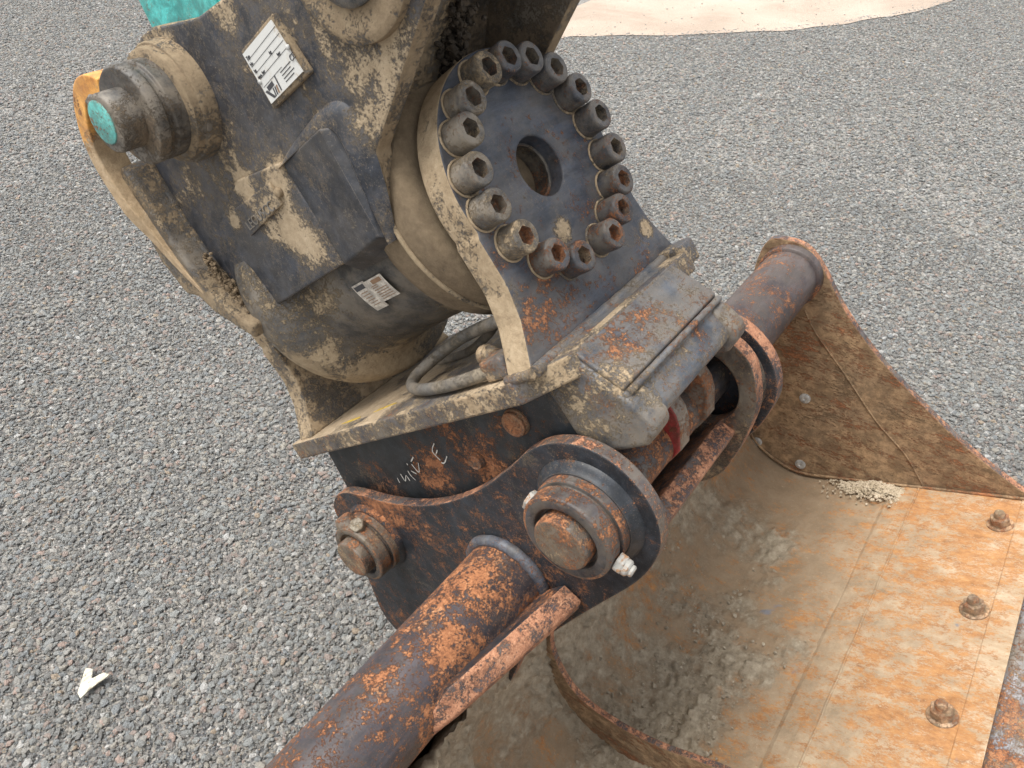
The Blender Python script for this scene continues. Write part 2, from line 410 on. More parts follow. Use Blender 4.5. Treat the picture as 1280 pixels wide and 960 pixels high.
def grid_sheet(name, P, w0, w1, dw, mat, parent, thick, mudfn, dispfn):
    P = np.array(P); n = len(P); ws = np.linspace(w0, w1, int((w1 - w0) / dw)); m = len(ws)
    T = np.gradient(P, axis=0); T /= np.linalg.norm(T, axis=1)[:, None]; Nn = np.c_[-T[:, 1], T[:, 0]]      # inward
    Hh = np.repeat(P[:, 0][:, None], m, 1); Uu = np.repeat(P[:, 1][:, None], m, 1); Ww = np.repeat(ws[None], n, 0)
    mud = mudfn(Hh, Uu, Ww); dd = dispfn(Hh, Uu, Ww, mud)
    V = np.stack([Hh + Nn[:, 0][:, None] * dd, Ww, Uu + Nn[:, 1][:, None] * dd + GZ], -1).reshape(-1, 3)
    back = np.stack([P[:, 0] - Nn[:, 0] * thick, P[:, 1] - Nn[:, 1] * thick], 1)
    idx = np.arange(n * m).reshape(n, m)
    F = np.stack([idx[:-1, :-1], idx[1:, :-1], idx[1:, 1:], idx[:-1, 1:]], -1).reshape(-1, 4)
    V = V.tolist(); F = F.tolist(); b0 = len(V)
    for i in range(n):
        V.append((back[i, 0], w0, back[i, 1] + GZ)); V.append((back[i, 0], w1, back[i, 1] + GZ))
    for i in range(n - 1):
        F.append([b0 + 2 * i, b0 + 2 * i + 1, b0 + 2 * i + 3, b0 + 2 * i + 2])
    me = bpy.data.meshes.new(name); org = parent.location
    me.from_pydata([(a - org.x, b - org.y, c - org.z) for a, b, c in V], [], F)
    me.materials.append(mat)
    at = me.attributes.new('mud', 'FLOAT', 'POINT'); arr = np.zeros(len(V), np.float32); arr[:n * m] = mud.reshape(-1); at.data.foreach_set('value', arr)
    me.shade_smooth(); o = bpy.data.objects.new(name, me); COL.objects.link(o); o.parent = parent
    return o
def mudf(h, u, w):
    s = np.where(h < .3, 1., np.clip(1 - (h - .30) / .20, 0, 1))
    big = fbm(h * 7 + 3, w * 7, u * 3, 4, 5)
    m = s * .62 + (big - .5) * 1.1
    # bare brown band high on the back wall, clumps below the ears
    m += .35 * np.exp(-(((w - .10) / .22)**2 + ((h - .33) / .10)**2))
    m -= .45 * np.clip((w - .55) / .2, 0, 1)
    m -= .25 * np.clip((-w - .30) / .15, 0, 1) * (h > .2)
    return np.clip(m, 0, 1)
def dispf(h, u, w, mud):
    c1 = fbm(h * 45, w * 45, u * 45, 4, 11, .6); c2 = fbm(h * 150, w * 150, u * 150, 3, 17, .6)
    lump = np.clip(c1 - .50, 0, 1) * 2.0
    crumb = np.clip(c2 - .55, 0, 1)
    mk = np.clip((mud - .30) * 2.4, 0, 1)
    return mk * (.002 + .030 * lump + .034 * crumb + .006 * np.clip(fbm(h * 300, w * 300, u * 300, 2, 51) - .5, 0, 1)) + .0016 * (c1 - .5) + .010 * (fbm(h * 2.2, w * 2.2, u, 2, 31) - .5)
grid_sheet('shell_plate', prof_f, -HW, HW, .0042, FLOOR, bk, .012, mudf, dispf)
lip = resample([(.470, -.9015), (.60, -.8465), (.705, -.8035)], .006)
grid_sheet('lip_plate', lip, -HW, HW, .006, FLOOR, bk, .016, lambda h, u, w: np.zeros_like(h) + .12 * (fbm(h * 9, w * 9, u, 4, 3) > .6), lambda h, u, w, m: .003 * (fbm(h * 20, w * 20, u * 20, 4, 9) - .5))
m_edge = worn('cutting_edge_steel', bo, base=(.20, .20, .21), dirt=-.02, rust=.09, film=.8, seed=40, sc=1.2)
PINK = [(.34, (.15, .07, .045)), (.45, (.33, .15, .085)), (.54, (.50, .24, .135)), (.68, (.64, .41, .27))]
m_rbar = worn('rusted_bar', bo, rcols=PINK, base=(.06, .05, .055), dirt=-.12, rust=.12, film=.3, seed=41, edge_rust=.9, speck=.25)
m_tubem = worn('rusted_tube', bo, base=(.034, .030, .036), dirt=-.13, rust=.085, film=.16, seed=42, edge=.2, speck=.3, gloss=.36, sc=.8)
m_tubef = worn('rusted_tube_far', bo, base=(.045, .035, .038), dirt=-.13, rust=.05, film=.2, seed=47, edge=.2, speck=.3, gloss=.38, sc=.8)
m_ear = worn('ear_paint', bo, sc=1.5, base=(.012, .016, .022), dirt=-.13, rust=.01, film=.04, seed=43, edge=.45, gloss=.38,
             rsp=[(M(-.16, -.40, -.36), .12, .07), (M(-.16, -.45, -.31), .06, .05), (M(-.16, -.03, -.36), .12, -.13)], speck=.75)
m_earcut = worn('ear_cut_edge', bo, rcols=PINK, base=(.05, .045, .05), dirt=-.07, rust=.09, film=.5, seed=44, edge=.4)
m_wall = worn('bucket_wall', bo, base=(.25, .165, .09), dirt=-.03, rust=.02, film=.15, seed=45, edge=.3, edge_rust=1.2, speck=.35,
              tan=[(.3, (.16, .10, .055)), (.5, (.27, .18, .10)), (.72, (.38, .265, .155))], stretch=(.5, 1, 1.4), gloss=.8)
m_bolt = worn('bucket_bolt', bo, base=(.36, .22, .12), dirt=.0, rust=.06, film=.7, seed=46, sc=2.4)
m_weld_b = worn('bucket_weld', bo, base=(.045, .055, .075), dirt=-.1, rust=.0, film=.2, seed=48, sc=2)
prism('cutting_edge', 'B', [(.62, -.862), (.705, -.826), (.806, -.790), (.815, -.797), (.70, -.848), (.62, -.884)], -HW, HW, m_edge, bk, bevel=.002)
m_seam = worn('seam', bo, base=(.30, .21, .14), dirt=.06, rust=.06, film=.8, seed=50, edge=.5, tan=[(.3, (.34, .25, .16)), (.5, (.46, .36, .24)), (.72, (.56, .45, .32))])
bead('weld_bead', [B(w, .4925 + .0006 * math.sin(w * 60), -.8915) for w in np.linspace(-HW, HW, 80)], .0022, FLOOR, bk, step=.006)
prism('weld_seam', 'B', [(.440, -.9235), (.446, -.9165), (.462, -.9070), (.476, -.8990), (.490, -.8925), (.492, -.8965), (.470, -.9120)], -HW, HW, FLOOR, bk, bevel=.002)
# worn step near the lip
prism('edge_strip', 'B', [(.668, -.8165), (.7065, -.8005), (.7075, -.806), (.668, -.822)], -HW, HW, FLOOR, bk, bevel=.0012)
# side plates
side = [(.045, -.43), (.085, -.416), (.125, -.420), (.165, -.452), (.235, -.535), (.31, -.602), (.386, -.656), (.52, -.738), (.66, -.800), (.712, -.800), (.712, -.838), (.60, -.885), (.475, -.935), (.33, -1.0), (.25, -1.024), (.17, -1.018), (.09, -.985), (.04, -.90), (.03, -.75), (.035, -.60), (.03, -.50)]
side_s = smooth_poly(side, 5)
for s_ in (1, -1):
    a, b = (HW - .002, HW + .016) if s_ > 0 else (-HW - .016, -HW + .002)
    o = prism('side_plate', 'B', side_s, a, b, [m_wall, m_earcut], bk, bevel=.002, label='brown side plate at the far end of the bucket' if s_ > 0 else None)
# side plate seam and clinging dirt line
seam = smooth_poly([(.155, -.56), (.193, -.607), (.272, -.679), (.365, -.768), (.44, -.822), (.498, -.885)], 6, closed=False)
bead('weld_bead', [B(HW - .003, h, u) for h, u in seam], .0018, m_wall, bk, flat=1.)
bead('weld_bead', [B(HW - .006, h, u + .004) for h, u in smooth_poly([(.085, -.90), (.13, -.958), (.19, -.988), (.25, -.994), (.32, -.968), (.40, -.934), (.475, -.902), (.60, -.848), (.70, -.805)], 5, closed=False)], .0035, m_wall, bk)
# cross tube
TN = (.078, -.498); TF = (.108, -.488)
lathe('cross_tube', 'B', TN, [(-HW, .057), (-.16, .057), (.05, .057)], m_tubem, bk, seg=64)
lathe('cross_tube', 'B', TF, [(.05, .0585), (HW - .01, .0605), (HW + .02, .0605)], m_tubef, bk, seg=64)
lathe('tube_collar', 'B', TF, [(HW - .026, .0605), (HW - .022, .0665), (HW - .003, .067)], m_tubef, bk, seg=64)
def ring(cen, r, w, rad, mat, parent, kind='B', nn=64, **k):
    f = fr(kind)
    return bead('weld_bead', [f(cen[0] + r * math.cos(2 * math.pi * i / nn), cen[1] + r * math.sin(2 * math.pi * i / nn), w) for i in range(nn)], rad, mat, parent, closed=True, **k)
ring(TN, .060, -.1655, .0085, m_weld_b, bk)
ring(TF, .062, .178, .008, m_weld_b, bk)
# ears (near and far) around both pins
ear = [(-.600, -.345), (-.590, -.310), (-.560, -.288), (-.523, -.283), (-.48, -.292), (-.430, -.308), (-.355, -.321), (-.278, -.321), (-.198, -.308), (-.118, -.283),
       (-.080, -.268), (-.036, -.2615), (.008, -.272), (.041, -.304), (.0535, -.352), (.041, -.398), (.008, -.432), (-.035, -.458), (-.09, -.482), (-.15, -.508), (-.205, -.533), (-.228, -.543), (-.248, -.546),
       (-.29, -.55), (-.36, -.62), (-.45, -.68), (-.56, -.68), (-.64, -.60), (-.665, -.54), (-.64, -.47), (-.615, -.41)]
ear_s = smooth_poly(ear, 5)
prism('ear_plate', 'w', ear_s, -.160, -.142, [m_ear, m_earcut], bk, bevel=.0018)
prism('ear_plate', 'w', [(a + .010 if b > -.47 and a > -.16 else a, b - .002) for a, b in ear_s], .142, .164, [m_ear, m_earcut], bk, bevel=.0018)
def plate_hole(name, kind, poly, cen, r, c0, c1, mats, parent, ns=72, **k):
    f = fr(kind); V = []; F = []; fm = []
    def hit(t):
        c, s_ = math.cos(t), math.sin(t); best = 0
        for i in range(len(poly)):
            (x0, y0), (x1, y1) = poly[i], poly[(i + 1) % len(poly)]
            x0 -= cen[0]; x1 -= cen[0]; y0 -= cen[1]; y1 -= cen[1]
            dx, dy = x1 - x0, y1 - y0; den = c * dy - s_ * dx
            if abs(den) < 1e-12: continue
            tt = (x0 * dy - y0 * dx) / den; q = (x0 * s_ - y0 * c) / den
            px, py = tt * c, tt * s_; qq = ((px - x0) * dx + (py - y0) * dy) / (dx * dx + dy * dy)
            if tt > 0 and -1e-6 <= qq <= 1 + 1e-6: best = max(best, tt)
        return best
    T = [2 * math.pi * i / ns for i in range(ns)]
    for cc in (c0, c1):
        for t in T: h = hit(t); V.append(f(cen[0] + h * math.cos(t), cen[1] + h * math.sin(t), cc))
        for t in T: V.append(f(cen[0] + r * math.cos(t), cen[1] + r * math.sin(t), cc))
    for i in range(ns):
        j = (i + 1) % ns
        F += [(i, j, ns + j, ns + i), (2 * ns + i, 2 * ns + j, 3 * ns + j, 3 * ns + i), (i, j, 2 * ns + j, 2 * ns + i), (ns + i, ns + j, 3 * ns + j, 3 * ns + i)]; fm += [0, 0, 1, 1]
    return place(name, V, F, mats, parent, fm=fm, **k)
inner = [(-.150, -.33), (-.10, -.285), (-.045, -.268), (.010, -.280), (.044, -.300), (.058, -.330), (.054, -.360), (.036, -.400), (.002, -.438), (-.035, -.470), (-.070, -.492), (-.12, -.50), (-.17, -.49), (-.18, -.42)]
m_inn = worn('inner_ear_paint', bo, base=(.05, .042, .036), dirt=.0, rust=.03, film=.7, seed=49, edge=.5)
plate_hole('inner_ear', 'w', smooth_poly(inner, 5), (-.030, -.350), .058, .106, .128, [m_inn, m_earcut], bk, bevel=.0018)
lathe('pin_boss', 'w', (-.035, -.353), [(-.158, .0705), (-.1615, .0695), (-.165, .0655), (-.168, .062), (-.172, .060)], m_ear, bk, seg=64)
lathe('pin_boss', 'w', (-.507, -.366), [(-.158, .060), (-.163, .059), (-.168, .054)], m_ear, bk, seg=48)
lathe('pin_boss', 'w', (-.030, -.352), [(.120, .0585), (.120, .072), (.124, .076), (.1435, .080), (.1435, .0585)], m_inn, bk, seg=56, caps=(False, False))
# stiffener strip beside the tube
m_rbar2 = m_rbar
def strip(w0, w1, name, A, Bq, tap):
    v = []; L = [(w0, A, tap), (w0 + .03, A, 0), (w1, Bq, 0)]
    for w, poly, tp in L:
        for (h, u) in poly:
            if tp: h, u = h * .55 + .115 * .45, u * .55 - .530 * .45
            v.append(B(w, h, u))
    n = 6; F = [tuple(range(n)), tuple(range(3 * n - 1, 2 * n - 1, -1))]; fm = [0, 0]
    for j in (0, 1):
        for i in range(n):
            i2 = (i + 1) % n; F.append((j * n + i, j * n + i2, (j + 1) * n + i2, (j + 1) * n + i)); fm.append(1 if i in (0, 1) else 0)
    return place(name, v, F, [m_ear, m_rbar], bk, fm=fm, bevel=.0025)
PB = [(.164, -.450), (.190, -.462), (.188, -.478), (.125, -.548), (.100, -.545), (.105, -.520)]
PA = [(.136, -.447), (.155, -.474), (.150, -.490), (.100, -.550), (.070, -.548), (.080, -.520)]
strip(-.385, -.162, 'stiffener_strip', PA, PB, 1)
prism('front_cross_plate', 'B', [(.230, -.335), (.254, -.343), (.251, -.358), (.150, -.520), (.112, -.525), (.118, -.490)], -.143, .112, [m_ear, m_rbar], bk, bevel=.0025)
# centre rib following the shell
inn = smooth_poly([(.125, -.62), (.098, -.71), (.080, -.789), (.104, -.865), (.150, -.910), (.22, -.917), (.293, -.900), (.35, -.873), (.398, -.851), (.47, -.832), (.60, -.825)], 6, closed=False)
outr = smooth_poly([(.090, -.66), (.068, -.74), (.062, -.816), (.075, -.905), (.125, -.972), (.21, -1.003), (.285, -.995), (.346, -.968), (.397, -.944), (.47, -.918), (.60, -.856)], 6, closed=False)
v = []; F = []; fm = []; n = len(inn)
for w in (-.050, -.038):
    v += [B(w, *p) for p in inn] + [B(w, *p) for p in outr]
for i in range(n - 1):
    F += [(i, i + 1, n + i + 1, n + i), (2 * n + i, 2 * n + i + 1, 3 * n + i + 1, 3 * n + i), (i, i + 1, 2 * n + i + 1, 2 * n + i)]; fm += [0, 0, 1]
F += [(0, n, 3 * n, 2 * n), (n - 1, 2 * n - 1, 4 * n - 1, 3 * n - 1)]; fm += [1, 1]
place('centre_rib', v, F, [m_wall, m_rbar], bk, fm=fm, bevel=.002)
# edge bolts with nuts
def nut(name, c, ax, r, h, mat, parent, rot=0, bevel=.0015):
    ax = Vector(ax).normalized(); a = ax.orthogonal().normalized(); b = ax.cross(a); v = []
    for k in (0, h):
        for i in range(6):
            g = math.pi / 3 * i + rot; v.append(Vector(c) + ax * k + (a * math.cos(g) + b * math.sin(g)) * r)
    F = [(0, 1, 2, 3, 4, 5), (11, 10, 9, 8, 7, 6)] + [(i, (i + 1) % 6, 6 + (i + 1) % 6, 6 + i) for i in range(6)]
    return place(name, v, F, mat, parent, bevel=bevel)
def rod(name, c, ax, prof, mat, parent, seg=28, **k):
    ax = Vector(ax).normalized(); a = ax.orthogonal().normalized(); b = ax.cross(a); v = []; F = []
    for z, r in prof:
        for i in range(seg):
            g = 2 * math.pi * i / seg; v.append(Vector(c) + ax * z + (a * math.cos(g) + b * math.sin(g)) * r)
    for j in range(len(prof) - 1):
        for i in range(seg):
            i2 = (i + 1) % seg; F.append((j * seg + i, j * seg + i2, (j + 1) * seg + i2, (j + 1) * seg + i))
    F += [tuple(range(seg)), tuple((len(prof) - 1) * seg + i for i in range(seg))]
    return place(name, v, F, mat, parent, smooth=35, **k)
UPN = Vector((-.38, 0, .925)).normalized()
for w in (.708, .463, .222):
    c = B(w, .646, -.8285)
    bt = rod('edge_bolt', c, UPN, [(-.002, .010), (.028, .0095), (.032, .008)], m_bolt, bk)
    rod('washer', c, UPN, [(-.003, .0235), (.003, .0235), (.004, .022)], m_bolt, bt)
    nut('nut', c + UPN * .003, UPN, .018, .017, m_bolt, bt, rot=w * 9)
m_plug = plain('pale_metal', (.50, .50, .48), .45, .3, .45, 90)
for h, u in ((.209, -.778), (.132, -.955), (.244, -.968)):
    rod('plug', B(HW - .001, h, u), (0, -1, 0), [(0, .0125), (.004, .0125), (.0055, .010), (.0055, .004), (.004, .002)], m_plug, bk)
# ------------------------------------------------------------------ mud clods in the bucket
def m_clod(name, c0, c1):
    s = NT(name); n = s.noise(60, 7, .75); 
    oi = s.n.new('ShaderNodeObjectInfo')
    return s.out(s.mix(s.step(n, .3, .7), c0, c1), .95, s.bump(s.noise(180, 5, .8), .002))
MC, MP = m_clod('mud', (.10, .08, .055), (.29, .24, .17)), m_clod('pale_mud', (.38, .31, .21), (.58, .49, .37))
def clods(name, spots, mat, label, seed):
    rs = random.Random(seed); V = []; F = []
    for (c, r) in spots:
        bm = bmesh.new(); bmesh.ops.create_icosphere(bm, subdivisions=1, radius=1)
        q = Vector((rs.uniform(.7, 1.3), rs.uniform(.7, 1.3), rs.uniform(.5, .9)))
        k = len(V)
        rot = Matrix.Rotation(rs.uniform(0, 6.28), 3, Vector((rs.gauss(0, 1), rs.gauss(0, 1), rs.gauss(0, 1))).normalized())
        for vv in bm.verts:
            p = rot @ Vector((vv.co.x * q.x, vv.co.y * q.y, vv.co.z * q.z)); V.append(c + p * r * rs.uniform(.7, 1.25))
        for f in bm.faces: F.append(tuple(k + x.index for x in f.verts))
        bm.free()
    o = place(name, V, F, mat); o['kind'] = 'stuff'; o['label'] = label; o['category'] = 'mud'
    return o
pts_p = [Vector((a, b, 0)) for a, b in prof]
def on_shell(i, w, d):
    p = pts_p[i]; q = pts_p[min(i + 1, len(pts_p) - 1)]; t = (q - p).normalized()
    return B(w, p.x - t.y * d, p.y + t.x * d)
rs = random.Random(4); sp = []
cent = [(rs.randint(130, 262), rs.uniform(-.5, .55)) for _ in range(34)]
for _ in range(2400):
    ci, cw = rs.choice(cent); i = int(rs.gauss(ci, 18)); w = rs.gauss(cw, .09)
    if 90 < i < 275 and -.78 < w < .75 and float(mudf(np.array(prof[i][0]), np.array(prof[i][1]), np.array(w))) > .42: sp.append((on_shell(i, w, .003), rs.choice((.0008, .0011, .0015, .002, .0034)) * rs.uniform(.7, 1.5)))
MC = m_clod('mud_crumbs', (.22, .185, .135), (.48, .41, .31))
clods('mud', sp, MC, 'grey brown mud crumbs stuck to the curved floor inside the bucket', 5)
sp = []
for _ in range(2200):
    h = rs.gauss(.42, .034); w = HW - .012 - abs(rs.gauss(0, .022)); 
    u = -.998 + (h - .25) * .40 + rs.uniform(-.004, .015) * max(0, 1 - abs(h - .415) / .06)
    if w > .60: sp.append((B(w, h, u + .004), rs.uniform(.0012, .0042)))
clods('mud', sp, MP, 'pale dried mud lump in the corner against the far side plate', 6)

# ------------------------------------------------------------------ coupler (lower half, bolted to the tilt actuator)
cpl = empty('bucket_coupler', M(0, -.3, -.35), 'black and rust coupler with a big round bolted flange, pinned between the bucket ears', 'coupler')
co = cpl.location
m_base = worn('coupler_base_paint', co, base=(.045, .050, .060), dirt=.09, rust=-.04, film=.6, seed=60, edge=.8,
              dsp=[(M(-.15, -.42, -.18), .18, .12), (M(-.15, -.08, -.17), .07, .10)], rsp=[(M(-.12, .0, -.18), .06, .07)], tan=[(.3, (.30, .22, .13)), (.5, (.46, .35, .225)), (.72, (.60, .48, .33))])
m_bedge = worn('coupler_base_edge', co, base=(.05, .05, .055), dirt=.07, rust=.03, film=.6, seed=61, edge=.5)
m_flange = worn('flange_paint', co, base=(.034, .040, .054), dirt=-.13, rust=-.10, film=.28, seed=62, edge=.5, speck=.2, gloss=.38,
                dsp=[(M(-.015, 0, -.078), .020, .34), (M(.125, 0, -.135), .016, .28), (M(-.14, 0, -.10), .04, .10), (M(.09, 0, .08), .05, .05)],
                rsp=[(M(.04, 0, -.062), .03, .10), (M(-.085, 0, -.135), .055, .13), (M(.0, 0, -.150), .05, .10), (M(-.13, 0, -.15), .05, .10), (M(.10, 0, -.165), .05, .10)])
m_fedge = worn('flange_edge', co, base=(.05, .052, .055), dirt=.17, rust=-.06, film=.6, seed=63, edge=.4)
m_nose = worn('nose_paint', co, base=(.050, .062, .080), dirt=.0, rust=-.065, film=.5, seed=64, edge=.85, edge_rust=1., gloss=.36, speck=.6,
              rsp=[(M(-.1, .03, -.19), .05, .06), (M(.07, .05, -.23), .04, .05), (M(0, .066, -.236), .06, .04)], dsp=[(M(-.13, .045, -.25), .055, .14)])
m_sidec = worn('coupler_side_paint', co, base=(.012, .016, .020), dirt=-.14, rust=-.05, film=.05, seed=65, edge=.3, gloss=.42, speck=.25,
               rsp=[(M(-.13, -.32, -.285), .05, .14), (M(-.13, -.20, -.29), .05, .12), (M(-.13, -.47, -.30), .06, .10)], dsp=[(M(-.13, -.49, -.29), .05, .12), (M(-.13, .0, -.24), .05, .16)])
m_scap = worn('cap_screw_dark', co, base=(.030, .033, .040), dirt=-.09, rust=-.03, film=.4, seed=66, sc=2.4, edge=.8, gloss=.42)
m_scapd = worn('cap_screw_dusty', co, base=(.060, .058, .055), dirt=.07, rust=-.04, film=.9, seed=67, sc=2.4, edge=.8)
m_scapr = worn('cap_screw_rusty', co, base=(.040, .042, .048), dirt=-.06, rust=.02, film=.5, seed=69, sc=2.4, edge=.6, edge_rust=1.6)
m_rsock = worn('socket_rust', co, base=(.05, .04, .035), dirt=.0, rust=.12, film=.6, seed=68, sc=3)
m_dsock = worn('socket_dark', co, base=(.03, .03, .03), dirt=-.02, rust=.0, film=.6, seed=70, sc=3)
# base plate
bp = [(-.171, -.565), (-.171, -.03), (-.132, .034), (.132, .034), (.171, -.03), (.171, -.565)]
prism('base_plate', 'v', bp, -.207, -.179, [m_base, m_bedge], cpl, bevel=.003)
m_yel = plain('yellow_paint', (.55, .38, .06), .7, 0, .35, 160)
for sm in ([(-.1432, -.4415), (-.1440, -.4180), (-.1400, -.3900), (-.1340, -.3960), (-.1375, -.4270)], [(-.1330, -.3620), (-.1290, -.3380), (-.1225, -.3130), (-.1200, -.3230), (-.1265, -.3550)]):
    prism('paint_smear', 'v', sm, -.1795, -.1784, m_yel, cpl)
# front flange with centre hole: outline sampled around the hole
def outline(th):
    c, s_ = math.cos(th), math.sin(th); r = .1345
    if s_ < 0:
        best = r
        # straight flank from the disc to the foot at (+-.162, -.180)
        for sg in (-1, 1):
            x0, y0, x1, y1 = sg * .139, -.050, sg * .134, -.105
            for (x0, y0, x1, y1) in ((sg * .1345, -.035, sg * .132, -.090), (sg * .132, -.090, sg * .140, -.130), (sg * .140, -.130, sg * .163, -.1795), (sg * .163, -.1795, 0, -.1795)):
                dx, dy = x1 - x0, y1 - y0; den = c * dy - s_ * dx
                if abs(den) < 1e-9: continue
                t = (x0 * dy - y0 * dx) / den; q = (x0 * s_ - y0 * c) / den
                # point on ray = t*(c, s); parameter q along segment
                px, py = t * c, t * s_
                L2 = dx * dx + dy * dy; qq = ((px - x0) * dx + (py - y0) * dy) / L2
                if t > 0 and -1e-6 <= qq <= 1 + 1e-6: best = max(best, t)
        r = best if not (abs(c) > .0 and s_ > -.25) else r if best < r else best
    return r * c, r * s_
NS = 144; HR = .0345
ths = [2 * math.pi * i / NS for i in range(NS)]
for sg in (0,):
    extra = [math.atan2(-.1795, .163), math.atan2(-.1795, -.163)]
    ths = sorted(ths + [e % (2 * math.pi) for e in extra])
NS = len(ths)
def flange(name, n0, n1, hole, mats, parent):
    V = []; F = []; fm = []
    for nn in (n1, n0):
        for t in ths: V.append(M(outline(t)[0], nn, outline(t)[1]))
        for t in ths: V.append(M(hole * math.cos(t) + .0035, nn, hole * math.sin(t) - .003))
    o1, h1, o0, h0 = 0, NS, 2 * NS, 3 * NS
    for i in range(NS):
        j = (i + 1) % NS
        F += [(o1 + i, o1 + j, h1 + j, h1 + i), (o0 + i, o0 + j, h0 + j, h0 + i), (o1 + i, o1 + j, o0 + j, o0 + i), (h1 + i, h1 + j, h0 + j, h0 + i)]; fm += [0, 0, 1, 0]
    return place(name, V, F, mats, parent, fm=fm, bevel=.0022)
flange('front_flange', -.038, 0, HR, [m_flange, m_fedge], cpl)
flange('rear_flange', -.545, -.505, .03, [m_fedge, m_fedge], cpl)
lathe('bore_liner', 'n', (.0035, -.003), [(-.070, .002), (-.070, .034), (-.024, .034), (-.0235, .0315), (-.020, .0315), (-.0195, .0342)], m_dsock, cpl, caps=(True, False))
# foot welds
bead('weld_bead', [M(w, .002, -.1785) for w in np.linspace(-.160, .160, 40)], .0075, m_nose, cpl, step=.005)
bead('weld_bead', [M(-.164, n, -.1785) for n in np.linspace(.002, -.038, 8)], .006, m_bedge, cpl)
# cap screws
def cap_screw(pw, pv, rot, mat, smat, r=.0182, h=.0275, n0=0):
    seg = 36; V = []; F = []; fm = []
    prof_ = [(0, r * .99), (h - .003, r), (h - .0012, r * .965), (h, r * .89)]
    for z, rr in prof_:
        for i in range(seg):
            a = 2 * math.pi * i / seg; V.append(M(pw + rr * math.cos(a), n0 + z, pv + rr * math.sin(a)))
    for j in range(3):
        for i in range(seg): i2 = (i + 1) % seg; F.append((j * seg + i, j * seg + i2, (j + 1) * seg + i2, (j + 1) * seg + i))
    hx = []
    R6 = r * .60
    for i in range(seg):
        a = 2 * math.pi * i / seg; k = R6 * math.cos(math.pi / 6) / math.cos(((a - rot) % (math.pi / 3)) - math.pi / 6); hx.append((pw + k * math.cos(a), pv + k * math.sin(a)))
    k0 = len(V); V += [M(a, n0 + h, b) for a, b in hx]
    for i in range(seg): i2 = (i + 1) % seg; F.append((3 * seg + i, 3 * seg + i2, k0 + i2, k0 + i))
    o = place('cap_screw', V, F, mat, cpl, smooth=32)
    V = [M(a, n0 + h, b) for a, b in hx] + [M(a, n0 + h - .013, b) for a, b in hx]
    F = [(i, (i + 1) % seg, seg + (i + 1) % seg, seg + i) for i in range(seg)] + [tuple(range(seg, 2 * seg))]
    place('hex_socket', V, F, smat, o, smooth=32)
    return o
angs = [103, 84, 66, 47, 27, 7.5, -14, -34, -53.5, -74, -107.5, -128, -151, -173, 167, 146, 127.5]
for i, a in enumerate(angs):
    dusty = i in (0, 13, 14, 15, 16); rusty = i in (9, 10, 11, 12)
    cap_screw(-.001 + .1125 * math.cos(R(a)), -.001 + .1125 * math.sin(R(a)), random.uniform(0, 1),
              m_scapd if (dusty or i == 12) else m_scapr if rusty else m_scap, m_rsock if i in (7, 8, 9, 10, 11, 12, 13) else m_dsock)
    bead('dirt_ring', [M(-.001 + .1125 * math.cos(R(a)) + .0196 * math.cos(t), .0005, -.001 + .1125 * math.sin(R(a)) + .0196 * math.sin(t)) for t in np.linspace(0, 6.283, 22)[:-1]], .0014, m_fedge, cpl, closed=True, step=.004)
# nose block ahead of the flange
nose = [(.0, -.181), (.030, -.186), (.066, -.236), (.070, -.240), (.0690, -.2465), (.0780, -.271), (.0750, -.282), (.058, -.291), (.020, -.292), (-.02, -.27), (-.03, -.209)]
prism('nose_block', 'w', nose, -.131, .096, m_nose, cpl, bevel=.004, seg=3)
prism('nose_top_plate', 'w', [(.004, -.1765), (.033, -.181), (.069, -.2315), (.066, -.2365), (.031, -.188), (.004, -.182)], -.127, .092, m_nose, cpl, bevel=.0018)
bead('weld_bead', [M(w, .0705, -.2385) for w in np.linspace(-.124, .090, 26)], .0042, m_nose, cpl)
prism('lift_lug', 'v', [(.120, -.004), (.158, -.004), (.160, .030), (.124, .030)], -.200, -.170, m_base, cpl, bevel=.004)
prism('foot_block', 'v', [(-.158, -.078), (-.126, -.078), (-.124, -.040), (-.158, -.040)], -.1785, -.152, m_bedge, cpl, bevel=.005, seg=3)
# side plates of the coupler
csp = [(-.555, -.2085), (-.02, -.2085), (.030, -.200), (.060, -.245), (.068, -.290), (.020, -.30), (.0, -.31), (-.012, -.36), (-.05, -.40), (-.10, -.39), (-.20, -.36), (-.35, -.39), (-.44, -.42), (-.52, -.42), (-.565, -.38), (-.575, -.32)]
prism('side_plate', 'w', csp, -.130, -.108, m_sidec, cpl, bevel=.003)
prism('side_plate', 'w', csp[:5] + [(.02, -.292), (-.07, -.30), (-.16, -.345)] + csp[11:], .078, .100, m_sidec, cpl, bevel=.003)
bead('weld_bead', [M(-.133, n, -.2095) for n in np.linspace(-.55, -.02, 60)], .005, m_sidec, cpl)
nz = [(.031, -.190), (.060, -.232), (.0735, -.2475), (.0855, -.274), (.0825, -.287), (.064, -.299), (.018, -.300), (-.022, -.272), (-.025, -.215)]
m_nosed = worn('nose_mud_paint', co, base=(.06, .066, .075), dirt=.05, rust=.01, film=.7, seed=76, edge=.6, tan=[(.3, (.28, .20, .12)), (.5, (.44, .335, .21)), (.72, (.56, .45, .31))])
prism('nose_cheek', 'w', nz, -.1335, -.098, m_nosed, cpl, bevel=.006, seg=3)
prism('nose_cheek', 'w', nz, .066, .0985, m_nosed, cpl, bevel=.006, seg=3)
